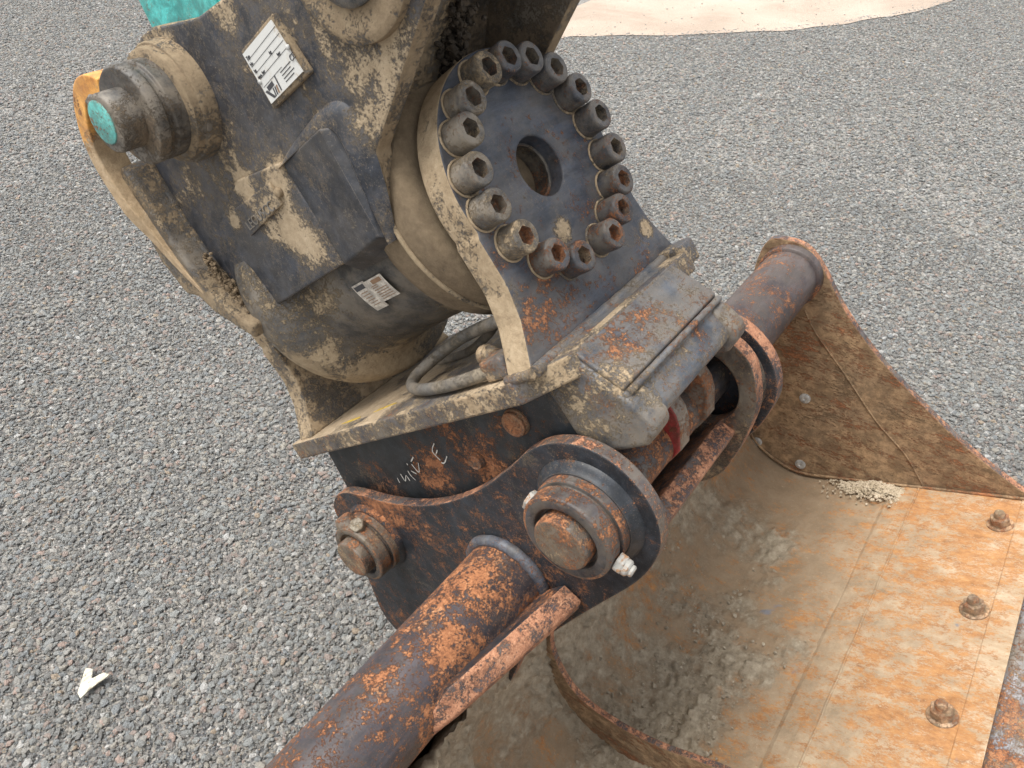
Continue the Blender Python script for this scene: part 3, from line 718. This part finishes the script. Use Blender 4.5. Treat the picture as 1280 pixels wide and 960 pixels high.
# inner lugs gripping the front pin
m_lug = worn('lug_steel', co, base=(.17, .13, .10), dirt=-.03, rust=.05, film=.8, seed=71, sc=1.5, edge=.5)
m_red = worn('red_paint', co, base=(.30, .018, .020), dirt=-.12, rust=-.02, film=.2, seed=72, sc=1.5)
lug = [(-.10, -.23), (-.01, -.23), (.02, -.29), (.024, -.325), (.020, -.342), (.004, -.372), (-.02, -.385), (-.06, -.39), (-.09, -.36)]
for w0, w1, mm in ((-.022, .004, (m_red, m_lug)), (.052, .076, (m_lug, m_lug))):
    prism('pin_lug', 'w', lug, w0, w1, list(mm), cpl, bevel=.003)
# screw plugs on the side plate
m_plugr = worn('plug_rust', co, base=(.05, .04, .035), dirt=-.05, rust=.13, film=.3, seed=73, sc=2)
for (n_, v_, r_) in ((-.101, -.241, .0165), (-.208, -.281, .011)):
    lathe('screw_plug', 'w', (n_, v_), [(-.1295, r_ * 1.12), (-.133, r_ * 1.1), (-.134, r_), (-.1385, r_), (-.1395, r_ * .86), (-.138, r_ * .80)], m_plugr, cpl, seg=32)
# scratched chalk marks
m_chalk = plain('chalk', (.62, .60, .54), .9, 0, .2, 200)
SCR = [[(-0.4091, -0.2876), (-0.4108, -0.2961)], [(-0.3947, -0.282), (-0.3943, -0.295), (-0.3835, -0.2861), (-0.3825, -0.2962)], [(-0.3722, -0.2789), (-0.3719, -0.2874), (-0.3678, -0.2963)], [(-0.3389, -0.2594), (-0.3514, -0.266)], [(-0.3531, -0.27), (-0.3482, -0.2845), (-0.336, -0.2694)], [(-0.3646, -0.2798), (-0.3562, -0.2863)], [(-0.2749, -0.2457), (-0.2888, -0.2568), (-0.2835, -0.272)], [(-0.2766, -0.2559), (-0.2873, -0.2636)], [(-0.285, -0.2758), (-0.2782, -0.2767), (-0.2649, -0.2679)], [(-0.3637, -0.2701), (-0.3632, -0.2673)]]
V = []; F = []
for st in SCR:
    st = smooth_poly(st, 4, closed=False) if len(st) > 2 else [tuple(np.array(st[0]) * (1 - t) + np.array(st[1]) * t) for t in (0, .33, .66, 1)]
    for i, (a, b) in enumerate(st):
        q = st[min(i + 1, len(st) - 1)]; p = st[max(i - 1, 0)]; d = Vector((q[0] - p[0], q[1] - p[1])); d.normalize()
        k = .0009 * random.uniform(.5, 1.3); V += [M(-.1312, a - d.y * k, b + d.x * k), M(-.1312, a + d.y * k, b - d.x * k)]
        if i: m_ = len(V); F.append((m_ - 4, m_ - 3, m_ - 1, m_ - 2))
_cm = place('chalk_marks', V, F, m_chalk, cpl, label='pale hand-scratched letters on the dark side plate')
_cm['kind'] = 'stuff'
# grease hose loop
m_hose = worn('hose_rubber', co, base=(.085, .080, .072), dirt=.03, rust=-.25, film=.9, seed=74, sc=1.6, edge=0, gloss=.6, tan=[(.3, (.20, .165, .12)), (.5, (.30, .25, .18)), (.72, (.40, .33, .24))])
hp = [M(-.10, -.045, -.128), M(-.100, -.085, -.128), M(-.085, -.135, -.132), M(-.065, -.20, -.140), M(-.060, -.255, -.150), M(-.085, -.290, -.160), M(-.115, -.272, -.166), M(-.138, -.215, -.168), M(-.150, -.150, -.168), M(-.152, -.095, -.167), M(-.150, -.070, -.166)]
hs_ = [Vector(p) for p in smooth_poly([tuple(p) for p in hp], 8, closed=False)]
tube('grease_hose', hs_, .0080, m_hose, cpl, seg=14)
rod('hose_ferrule', M(-.10, -.038, -.128), M(-.1, -.08, -.128) - M(-.10, -.038, -.128), [(0, .011), (.022, .011), (.024, .010)], m_hose, cpl)
rod('hose_elbow', M(-.128, -.075, -.160), M(-.11, -.12, -.155) - M(-.128, -.075, -.160), [(0, .010), (.018, .010), (.019, .0125), (.034, .0125), (.036, .010)], m_bedge, cpl)
tube('grease_hose', [Vector(p) for p in smooth_poly([tuple(p) for p in (M(-.075, -.04, -.115), M(-.07, -.09, -.125), M(-.05, -.16, -.150), M(-.03, -.24, -.168), M(-.02, -.32, -.170))], 8, closed=False)], .006, m_hose, cpl, seg=12)

# ------------------------------------------------------------------ tilt bracket with actuator housing
tb = empty('tilt_bracket', M(0, -.25, .02), 'mud-caked black tilt bracket with rotary actuator housing and white data plate', 'tilt bracket')
to = tb.location
m_plate = worn('bracket_paint', to, base=(.021, .025, .034), dirt=-.0, rust=-.16, film=.16, seed=80, edge=.8, edge_rust=.1, speck=1., gloss=.40,
               dsp=[(M(-.15, -.295, .155), .028, .17), (M(-.15, -.262, .10), .045, .14), (M(-.15, -.235, .06), .04, .14), (M(-.15, -.36, .13), .016, .2), (M(-.15, -.22, .14), .03, .12), (M(-.15, -.30, .34), .05, .14), (M(-.15, -.42, .20), .05, .10),
                    (M(-.15, .02, .17), .075, .15), (M(-.15, -.04, .11), .03, .14), (M(-.15, -.15, .30), .03, .10), (M(-.15, -.40, .33), .05, .2)],
               tan=[(.3, (.28, .21, .13)), (.5, (.46, .355, .23)), (.72, (.60, .48, .33))])
m_pocket = worn('pocket_paint', to, base=(.020, .023, .030), dirt=-.12, rust=-.2, film=.18, seed=81, edge=.5, edge_rust=.2, speck=.7, gloss=.42,
                dsp=[(M(-.15, -.10, .025), .03, .06)])
m_mudb = worn('mud_caked_steel', to, base=(.05, .052, .055), dirt=.14, rust=-.2, film=.8, seed=82, edge=.2, edge_rust=.2,
              tan=[(.3, (.19, .135, .08)), (.5, (.31, .23, .14)), (.72, (.42, .325, .205))])
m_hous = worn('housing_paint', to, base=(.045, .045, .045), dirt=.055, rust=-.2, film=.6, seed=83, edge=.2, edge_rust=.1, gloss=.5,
              dsp=[(M(-.13, -.19, -.03), .085, -.19), (M(-.10, -.25, -.09), .06, -.07), (M(-.05, -.415, -.165), .09, .16), (M(-.14, -.40, -.12), .07, .12), (M(-.02, -.15, -.12), .10, .10), (M(0, -.06, -.1), .12, .2), (M(-.15, -.05, .0), .12, .2)],  # rear ring and mid-barrel spots paint lit bands in; the rest are mud coverage
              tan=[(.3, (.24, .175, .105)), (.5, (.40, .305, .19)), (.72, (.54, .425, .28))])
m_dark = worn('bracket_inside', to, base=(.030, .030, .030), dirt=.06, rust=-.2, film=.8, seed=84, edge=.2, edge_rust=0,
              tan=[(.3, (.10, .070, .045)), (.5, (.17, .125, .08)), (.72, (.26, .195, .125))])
sp_ = [(-.416, .014), (-.198, .014), (-.102, .009), (-.075, .050), (-.052, .090), (.09, .154), (.17, .19), (.28, .30), (.26, .44), (.10, .50), (-.02, .44), (-.06, .345), (-.138, .304), (-.198, .316),
       (-.250, .338), (-.288, .355), (-.319, .361), (-.36, .358), (-.41, .345), (-.46, .315), (-.485, .262), (-.489, .153), (-.478, .06), (-.45, .025)]
prism('side_plate', 'w', sp_, -.150, -.126, [m_plate, m_mudb], tb, bevel=.003)
prism('side_plate', 'w', sp_, .126, .150, [m_dark, m_mudb], tb, bevel=.003)
# thicker doubler at the lower left of the near plate
prism('doubler_plate', 'w', [(-.414, .0135), (-.200, .0135), (-.197, .075), (-.199, .145), (-.30, .165), (-.40, .14), (-.455, .07)], -.1555, -.149, m_plate, tb, bevel=.002)
# boxed pocket: panel, ridge, end cap and the rounded rim round it
pk = [M(-.1545, -.198, .0135), M(-.1545, -.197, .142), M(-.166, -.092, .140), M(-.166, -.099, .018), M(-.151, -.077, .131), M(-.1505, -.099, .008), M(-.132, -.206, -.004), M(-.132, -.131, -.006), M(-.126, -.197, .142), M(-.126, -.077, .131)]
F = [(0, 1, 2, 3), (3, 2, 4, 5), (0, 3, 5, 7, 6), (1, 2, 4, 9, 8)]
place('pocket_cover', pk, F, m_pocket, tb, bevel=.0015)
RO = smooth_poly([(-.210, .140), (-.175, .150), (-.125, .156), (-.086, .158), (-.058, .150), (-.047, .130), (-.050, .100), (-.067, .055), (-.095, .006)], 6, closed=False)
RI = smooth_poly([(-.198, .1405), (-.165, .1405), (-.128, .140), (-.098, .139), (-.082, .132), (-.080, .112), (-.086, .085), (-.094, .048), (-.100, .006)], 6, closed=False)
V = []; F = []
for (a, b), (c_, d_) in zip(RO, RI):
    V += [M(-.149, a, b), M(-.1555, a * .8 + c_ * .2, b * .8 + d_ * .2), M(-.1590, a * .45 + c_ * .55, b * .45 + d_ * .55), M(-.1595, c_, d_), M(-.149, c_, d_)]
    k = len(V) // 5 - 1
    if k:
        for e in range(4): F.append((5 * k - 5 + e, 5 * k - 4 + e, 5 * k + 1 + e, 5 * k + e))
F += [(0, 1, 2, 3, 4), tuple(len(V) - 5 + e for e in range(5))]
place('pocket_rim', V, F, m_plate, tb, smooth=50)
# rear wrap plate, wider than the side plates
wrap = [(-.485, .275), (-.505, .262), (-.530, .205), (-.545, .150), (-.535, .092), (-.505, .078), (-.492, .050), (-.462, .020), (-.430, -.012), (-.412, .006), (-.445, .035), (-.470, .075), (-.480, .155), (-.472, .262)]
prism('rear_wrap_plate', 'w', wrap, -.188, .188, m_mudb, tb, bevel=.006, seg=3)
for k_ in range(1):
    bead('weld_bead', [M(-.152, a, b) for a, b in smooth_poly([(-.478, .262), (-.486, .153), (-.470, .06), (-.43, .016)], 8, closed=False)], .009, m_mudb, tb)
# actuator housing
m_earthy = worn('earth_on_housing', to, base=(.05, .045, .04), dirt=.30, rust=-.2, film=.8, seed=85, edge=.1, edge_rust=0, tan=[(.3, (.12, .085, .05)), (.5, (.205, .15, .09)), (.72, (.30, .225, .14))])
hp_ = [(-.047, .060), (-.047, .132), (-.050, .143), (-.058, .148), (-.120, .148), (-.132, .144), (-.140, .130), (-.16, .124), (-.25, .126), (-.340, .132), (-.362, .137), (-.376, .146), (-.384, .158), (-.389, .168), (-.396, .1735), (-.425, .175), (-.436, .172), (-.442, .160), (-.450, .148), (-.500, .120), (-.500, .05)]
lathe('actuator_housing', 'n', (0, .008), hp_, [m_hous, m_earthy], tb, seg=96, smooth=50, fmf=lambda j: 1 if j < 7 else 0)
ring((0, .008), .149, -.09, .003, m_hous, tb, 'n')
# saddle between plates and housing
prism('saddle_plate', 'w', [(-.40, .016), (-.12, .016), (-.085, .075), (-.06, .075), (-.09, .12), (-.30, .14), (-.42, .10)], -.127, .127, m_dark, tb, bevel=.003)
# cross web between the side plates, with a mud-filled gap to the far plate
web = [(-.100, .096), (-.075, .104), (-.020, .156), (.078, .208), (.20, .28), (.18, .33), (.05, .25), (-.06, .18), (-.11, .13)]
prism('cross_web', 'w', web, -.127, -.015, m_mudb, tb, bevel=.004)
web2 = [(a - .035, b + .035) for a, b in web]
prism('cross_web', 'w', web2, -.016, .127, m_dark, tb, bevel=.004)
# boss rings
lathe('pin_boss', 'w', (-.315, .277), [(-.148, .071), (-.168, .0705), (-.1705, .069), (-.1705, .067), (-.173, .0665), (-.179, .0655), (-.182, .060)], m_mudb, tb, seg=72)
lathe('pin_boss', 'w', (.052, .238), [(-.148, .078), (-.158, .077), (-.161, .070), (-.156, .052)], m_mudb, tb, seg=64)
# lifting hook, orange paint worn away downwards
def m_hookf():
    s = NT('hook_paint'); m = worn('hook_body', to, base=(.62, .25, .05), dirt=-.05, rust=-.06, film=.2, seed=90, edge=.5,
             dsp=[(M(-.19, -.505, .225), .095, .5), (M(-.19, -.49, .10), .12, .45), (M(-.17, -.47, .30), .035, .25)])
    return m
m_hook = m_hookf()
hk = [(-.480, .06), (-.497, .12), (-.505, .18), (-.508, .215), (-.508, .25), (-.503, .292), (-.485, .324), (-.456, .347), (-.425, .358), (-.396, .352), (-.376, .336)]
hk = smooth_poly(hk, 8, closed=False); V = []; F = []
for i, (a, b) in enumerate(hk):
    q = hk[min(i + 1, len(hk) - 1)]; p = hk[max(i - 1, 0)]; d = Vector((q[0] - p[0], q[1] - p[1])).normalized(); t = .013 * min(1, .15 + i / 26)
    for (dn, w) in ((-t, -.186 - .017 * min(1, i / 26)), (-t, -.165), (t, -.165), (t, -.186 - .017 * min(1, i / 26))): V.append(M(w, a - d.y * dn, b + d.x * dn))
    if i:
        k = 4 * i
        for e in range(4): F.append((k - 4 + e, k - 4 + (e + 1) % 4, k + (e + 1) % 4, k + e))
F += [(0, 1, 2, 3), tuple(len(V) - 4 + e for e in range(4))]
place('lifting_hook', V, F, m_hook, tb, bevel=.006, seg=3, smooth=45, label='orange painted lifting hook caked in dried mud')
# data plate
m_white = NT('plate_white')
_n = m_white.noise(40, 6, .7, .5); _c = m_white.mix(m_white.step(_n, .54, .70), (.66, .66, .63), (.45, .36, .25)); m_white = m_white.out(_c, .45)
m_ink = plain('ink', (.06, .06, .065), .6, 0, .1)
m_brown = plain('brown_ink', (.28, .17, .10), .6, 0, .2)
def plane_text(txt, o, ex, ey, size, mat, parent, name='lettering', depth=.0003):
    cu = bpy.data.curves.new(name, 'FONT'); cu.body = txt; cu.size = size; cu.extrude = depth
    t = bpy.data.objects.new(name, cu); COL.objects.link(t); dg = bpy.context.evaluated_depsgraph_get()
    me = bpy.data.meshes.new_from_object(t.evaluated_get(dg)); bpy.data.objects.remove(t)
    ex, ey = Vector(ex).normalized(), Vector(ey).normalized(); ez = ex.cross(ey)
    r = parent
    while r.parent: r = r.parent
    for v in me.vertices: v.co = Vector(o) - r.location + ex * v.co.x + ey * v.co.y + ez * v.co.z
    me.materials.clear(); me.materials.append(mat)
    ob = bpy.data.objects.new(name, me); COL.objects.link(ob); ob.parent = parent; return ob
frm = prism('name_plate', 'w', [(-.156, .189), (-.070, .187), (-.074, .252), (-.152, .254)], -.1565, -.149, m_mudb, tb, bevel=.002, label='white printed data plate in a raised frame')
prism('printed_face', 'w', [(-.151, .194), (-.077, .1925), (-.079, .248), (-.149, .2495)], -.1580, -.156, m_white, frm)
W0 = -.1583
def dash(polys, mat, parent, name, w=W0, frame='w'):
    f = fr(frame); V = []; F = []
    for q in polys:
        k = len(V); V += [f(a, b, w) for a, b in q]; F.append(tuple(range(k, k + len(q))))
    return place(name, V, F, mat, parent)
# the plate reads from its lower left to its upper right: its text runs along +n
lines = []
for i in range(4):
    y = .2405 - i * .0072
    lines.append([(-.147, y), (-.077, y), (-.077, y + .0006), (-.147, y + .0006)])
lines += [[(-.147, .2105), (-.102, .2105), (-.102, .2111), (-.147, .2111)]]
for i in range(4):
    lines.append([(-.109, .2075 - i * .0034), (-.085 - .004 * (i % 2), .2075 - i * .0034), (-.085 - .004 * (i % 2), .2085 - i * .0034), (-.109, .2085 - i * .0034)])
dash(lines, m_ink, frm, 'printed_lines')
for i, tx in enumerate(('Typ', 'Nr.', 'kg', 'max. bar')):
    plane_text(tx, M(W0 - .0002, -.1465, .2415 - i * .0072), M(0, 1, 0) - M(0, 0, 0), M(0, 0, 1) - M(0, 0, 0), .0048, m_ink, frm)
for tx, a in (('kg', -.108), ('bar', -.098)):
    plane_text(tx, M(W0 - .0002, a, .2272 - (.0072 if tx == 'bar' else 0)), M(0, 1, 0) - M(0, 0, 0), M(0, 0, 1) - M(0, 0, 0), .0048, m_ink, frm)
plane_text('CE', M(W0 - .0002, -.0835, .2065), M(0, 1, 0) - M(0, 0, 0), M(0, 0, 1) - M(0, 0, 0), .0085, m_ink, frm)
# emblem: slanted strokes forming a V and a W under a bar
def para(x0, y0, x1, y1, t): return [(x0, y0), (x0 + t, y0), (x1 + t, y1), (x1, y1)]
dash([para(-.149, .2065, -.1405, .1955, .0045), para(-.1365, .1955, -.1345, .2035, .0022), [(-.1425, .2040), (-.1285, .2045), (-.1285, .2092), (-.1425, .2088)],
      para(-.1330, .1955, -.1305, .2032, .0024), para(-.1235, .1955, -.1215, .2105, .0022)], m_ink, frm, 'emblem')
dash([para(-.1293, .1955, -.1270, .2032, .0026)], m_brown, frm, 'emblem')
for a, b in ((-.1475, .2175), (-.0765, .2185)):
    lathe('rivet', 'w', (a, b), [(-.158, .0028), (-.1595, .0026), (-.1602, .0014)], m_plug, frm, seg=16)
# code plate
cpn = prism('code_plate', 'w', [(-.338, .103), (-.238, .108), (-.236, .136), (-.338, .141)], -.1600, -.1550, m_plate, tb, bevel=.0012, label='small embossed code plate on the side plate')
m_emb = worn('embossed', to, base=(.10, .10, .10), dirt=-.1, rust=-.3, film=.9, seed=93, sc=2)
plane_text('LEOU5CC', M(-.1604, -.330, .1085), M(0, 1, 0) - M(0, 0, 0), M(0, 0, 1) - M(0, 0, 0), .0175, m_emb, cpn, depth=.0007)
rod('screw', M(-.1555, -.231, .121), (0, -1, 0), [(0, .006), (.005, .0055), (.006, .003)], m_mudb, tb)
# paper sticker wrapped on the housing
HC = (0, .008)
def cyl(n_, ang_, r_): return M(HC[0] + r_ * math.cos(ang_), n_, HC[1] + r_ * math.sin(ang_))
def patch(quads, r_, mat, parent, name, label=None):
    V = []; F = []
    for (n0, n1, a0, a1) in quads:
        m_ = 6; k = len(V)
        for i in range(m_ + 1):
            for nn in (n0, n1): V.append(cyl(nn, R(a0 + (a1 - a0) * i / m_), r_))
        for i in range(m_): F.append((k + 2 * i, k + 2 * i + 1, k + 2 * i + 3, k + 2 * i + 2))
    return place(name, V, F, mat, parent, label=label)
m_paper = worn('sticker_paper', to, base=(.50, .46, .40), dirt=-.10, rust=-.3, film=.3, seed=95, sc=2, edge=0, speck=.6, tan=[(.3, (.2, .16, .11)), (.5, (.30, .25, .18)), (.7, (.4, .33, .24))])
A0 = 190
st = patch([(-.252, -.224, A0, A0 + 20), (-.224, -.186, A0 + 1, A0 + 16.5)], .1292, m_paper, tb, 'sticker', label='torn white paper sticker on the round housing')
patch([(-.250, -.228, A0 + 1.2, A0 + 4.2)], .12945, m_ink, st, 'printed_block')
patch([(-.212, -.191, A0 + 2, A0 + 4.6)], .12945, m_brown, st, 'printed_block')
q = [(-.246, -.230, A0 + 6 + 1.9 * i, A0 + 6.5 + 1.9 * i) for i in range(6)] + [(-.219, -.191, A0 + 8 + 1.6 * i, A0 + 8.5 + 1.6 * i) for i in range(5)] + [(-.219, -.206, A0 + 5.2 + 1.2 * i, A0 + 5.7 + 1.2 * i) for i in range(2)]
patch(q, .12945, m_brown, st, 'printed_lines')
# packed dirt behind the disc and in the corner of the bracket
def dirtbits(name, n, fn, mat, label, seed, parent=None):
    rs = random.Random(seed); o = clods(name, [fn(rs) for _ in range(n)], mat, label, seed)
    return o
MB = m_clod('brown_earth', (.10, .07, .04), (.30, .22, .135))
def f2(rs):
    t = rs.random(); a = -.478 + .05 * t**2; b = .12 - .11 * t
    return M(-.156 - abs(rs.gauss(0, .006)), a + rs.gauss(0, .008), b + rs.gauss(0, .006)), rs.uniform(.0012, .0042)
dirtbits('earth', 600, f2, MB, 'brown earth lying in the groove left of the embossed code plate', 22)
def f3(rs):
    t = rs.random(); return M(-.012 + rs.gauss(0, .010), -.07 + .17 * t + rs.gauss(0, .006), .125 + .10 * t + rs.gauss(0, .006)), rs.uniform(.002, .006)
MD = m_clod('dark_earth', (.018, .014, .010), (.075, .055, .036))
dirtbits('earth', 700, f3, MD, 'dark crumbly earth in the gap above the topmost cap screws', 23)

# ------------------------------------------------------------------ pins
def pin(name, cen, label, r, collar, w_end, w_col, w_boss, base, org_mats, far=.20, capm=None):
    root = empty(name, M(0, *cen), label, 'pin')
    o = root.location
    mp = worn(name + '_rust', o, base=base, **org_mats)
    k2 = dict(org_mats); k2['rust'] = -.02; k2['seed'] = org_mats['seed'] + 1; k2['dirt'] = org_mats['dirt'] - .02
    md = worn(name + '_dark', o, base=(.028, .030, .036), **k2)
    k3 = dict(org_mats); k3['rust'] = .11; k3['seed'] = org_mats['seed'] + 2; k3['dirt'] = .03
    mt = worn(name + '_end', o, base=(.10, .08, .06), **k3)
    lathe('shaft', 'w', cen, [(w_end + .0005, r * .5), (w_end, r * .86), (w_end + .0008, r * .94), (w_end + .004, r), (0, r), (far, r)], [mp, mt], root, seg=64, smooth=28, fmf=lambda j: 1 if j < 2 else 0)
    lathe('collar', 'w', cen, [(w_col + .010, r + .0005), (w_col + .009, r + .004), (w_col + .0008, r + .0065), (w_col, r + .0085), (w_col, collar - .0045), (w_col + .0012, collar - .001), (w_col + .003, collar), (w_col + .0205, collar), (w_col + .022, collar - .001), (w_col + .0225, collar - .0045),
                               (w_col + .0265, collar - .0045), (w_col + .027, collar + .0005), (w_col + .0285, collar + .002), (w_boss, collar + .002)], [mp, md], root, seg=72, caps=(False, False), smooth=28, fmf=lambda j: 1 if j in (0, 1, 2, 3, 8, 9, 10) else 0)
    return root, mp
kw = dict(dirt=-.10, rust=.07, film=.4, seed=101, edge=.3, edge_rust=.8, sc=1.2)
fp, mp1 = pin('front_pin', (-.035, -.353), 'large rusty pin through the rounded front end of the bucket ears', .034, .0560, -.2215, -.210, -.166, (.045, .042, .045), kw)
rp, mp2 = pin('rear_pin', (-.507, -.368), 'smaller rusty pin at the left end of the near bucket ear', .0315, .0500, -.2200, -.206, -.164, (.07, .055, .045), dict(dirt=-.01, rust=.07, film=.6, seed=105, edge=.3, edge_rust=.6, sc=1.4))
m_zinc = NT('zinc'); _n = m_zinc.noise(80, 6, .7, .5); _c = m_zinc.mix(m_zinc.step(_n, .47, .58), (.36, .35, .32), (.30, .17, .09)); m_zinc = m_zinc.out(_c, .7, m_zinc.bump(_n, .0015), .0)
# bolt across the front collar
d = (M(0, .66, -.75) - M(0, 0, 0)).normalized(); c0 = M(-.193, -.035, -.353)
nt = nut('lock_nut', c0 + d * .0565, d, .0120, .010, m_zinc, fp, rot=.3); rod('nut_collar', c0 + d * .066, d, [(0, .0098), (.005, .0096), (.007, .008)], m_zinc, nt); rod('bolt_tip', c0 + d * .0725, d, [(0, .0068), (.004, .0068), (.0055, .0055)], m_zinc, nt)
nut('bolt_head', c0 - d * .0610, d, .0125, .009, m_zinc, fp, rot=.8)
d2 = (M(0, .45, .89) - M(0, 0, 0) + Vector((0, -.55, 0))).normalized(); c1 = M(-.190, -.507, -.368)
m_khaki = worn('nut_khaki', rp.location, base=(.22, .20, .15), dirt=-.02, rust=-.02, film=.8, seed=106, sc=2)
nut('lock_nut', c1 + (M(0, .55, .83) - M(0, 0, 0)) * .0490, (M(-.5, .5, .7) - M(0, 0, 0)), .0125, .011, m_khaki, rp, rot=.2)
rod('bolt_lug', c1 + (M(0, -.1, 1) - M(0, 0, 0)) * .043, (M(0, -.1, 1) - M(0, 0, 0)), [(0, .017), (.012, .016), (.018, .012)], mp2, rp)
# upper pin with teal end
up = empty('upper_pin', M(0, -.315, .277), 'capped pin with teal paint on its end beside the orange hook', 'pin')
m_up = worn('upper_pin_steel', up.location, base=(.045, .043, .040), dirt=.02, rust=-.09, film=.8, seed=110, edge=.4, sc=1.2,
            dsp=[(M(-.22, -.30, .225), .04, .10), (M(-.22, -.33, .33), .04, -.08)], tan=[(.3, (.10, .07, .045)), (.5, (.17, .125, .08)), (.72, (.29, .22, .14))])
m_teal = worn('teal_paint', up.location, base=(.08, .36, .33), dirt=-.0, rust=.01, film=.12, seed=111, sc=1.4, gloss=.35, speck=.2)
lathe('collar', 'w', (-.315, .277), [(-.176, .056), (-.198, .0565), (-.200, .053), (-.205, .053), (-.208, .0565), (-.218, .0565), (-.221, .054), (-.2215, .036)], m_up, up, seg=72)
hd = lathe('pin_head', 'w', (-.315, .277), [(-.218, .0335), (-.246, .0335), (-.250, .0315), (-.2515, .028)], m_up, up, seg=56)
lathe('painted_end', 'w', (-.318, .281), [(-.2512, .0250), (-.2524, .0245), (-.2528, .022)], m_teal, hd, seg=40)
nut('lock_bolt', M(-.222, -.362, .316), M(0, -.7, .7) - M(0, 0, 0), .010, .012, m_up, up)
lathe('shaft', 'w', (-.315, .277), [(-.186, .034), (.19, .034)], m_up, up, seg=32)
lk = empty('link_pin', M(0, .052, .238), 'dark recessed pin in the boss at the top of the near side plate', 'pin')
m_lk = worn('link_pin_steel', lk.location, base=(.03, .035, .04), dirt=.02, rust=-.1, film=.5, seed=113, sc=1.2)
lathe('shaft', 'w', (.052, .238), [(-.163, .02), (-.164, .040), (-.160, .046), (-.150, .046), (.16, .046)], m_lk, lk, seg=48)
# ------------------------------------------------------------------ teal arm of the excavator
ar = empty('digger_arm', M(0, -.30, .35), 'end of a bright teal excavator arm entering behind the top of the bracket', 'excavator arm')
m_arm = worn('arm_teal', ar.location, base=(.055, .36, .34), dirt=-.13, rust=-.1, film=.12, seed=115, sc=1., gloss=.3, speck=.25,
             dsp=[(M(-.12, -.25, .335), .03, .12)])
prism('arm_tip', 'w', [(-.37, .24), (-.345, .36), (-.330, .42), (-.30, .62), (-.12, .62), (-.160, .42), (-.180, .32), (-.22, .23)], -.118, .118, m_arm, ar, bevel=.004)
prism('arm_tip_edge', 'w', [(-.214, .30), (-.190, .45), (-.172, .62), (-.150, .62), (-.170, .45), (-.196, .30)], -.1225, -.1175, m_arm, ar, bevel=.002)

# ------------------------------------------------------------------ scrap on the gravel
m_scrap = worn('weathered_white', ZERO, base=(.46, .44, .36), dirt=.0, rust=-.3, film=.0, seed=120, edge=0, speck=.8, sc=1.5, gloss=.7)
pz = [(-.688, -.505), (-.673, -.498), (-.657, -.511), (-.650, -.490), (-.636, -.485), (-.639, -.526), (-.636, -.546), (-.651, -.543)]
sc_ = place('plastic_scrap', [(x, y, .017) for x, y in pz] + [(x, y, .020) for x, y in pz], [tuple(range(8)), tuple(range(15, 7, -1))] + [(i, (i + 1) % 8, 8 + (i + 1) % 8, 8 + i) for i in range(8)], m_scrap, bevel=.0006)
sc_['label'] = 'white Y-shaped scrap lying on the gravel at lower left'; sc_['category'] = 'scrap'
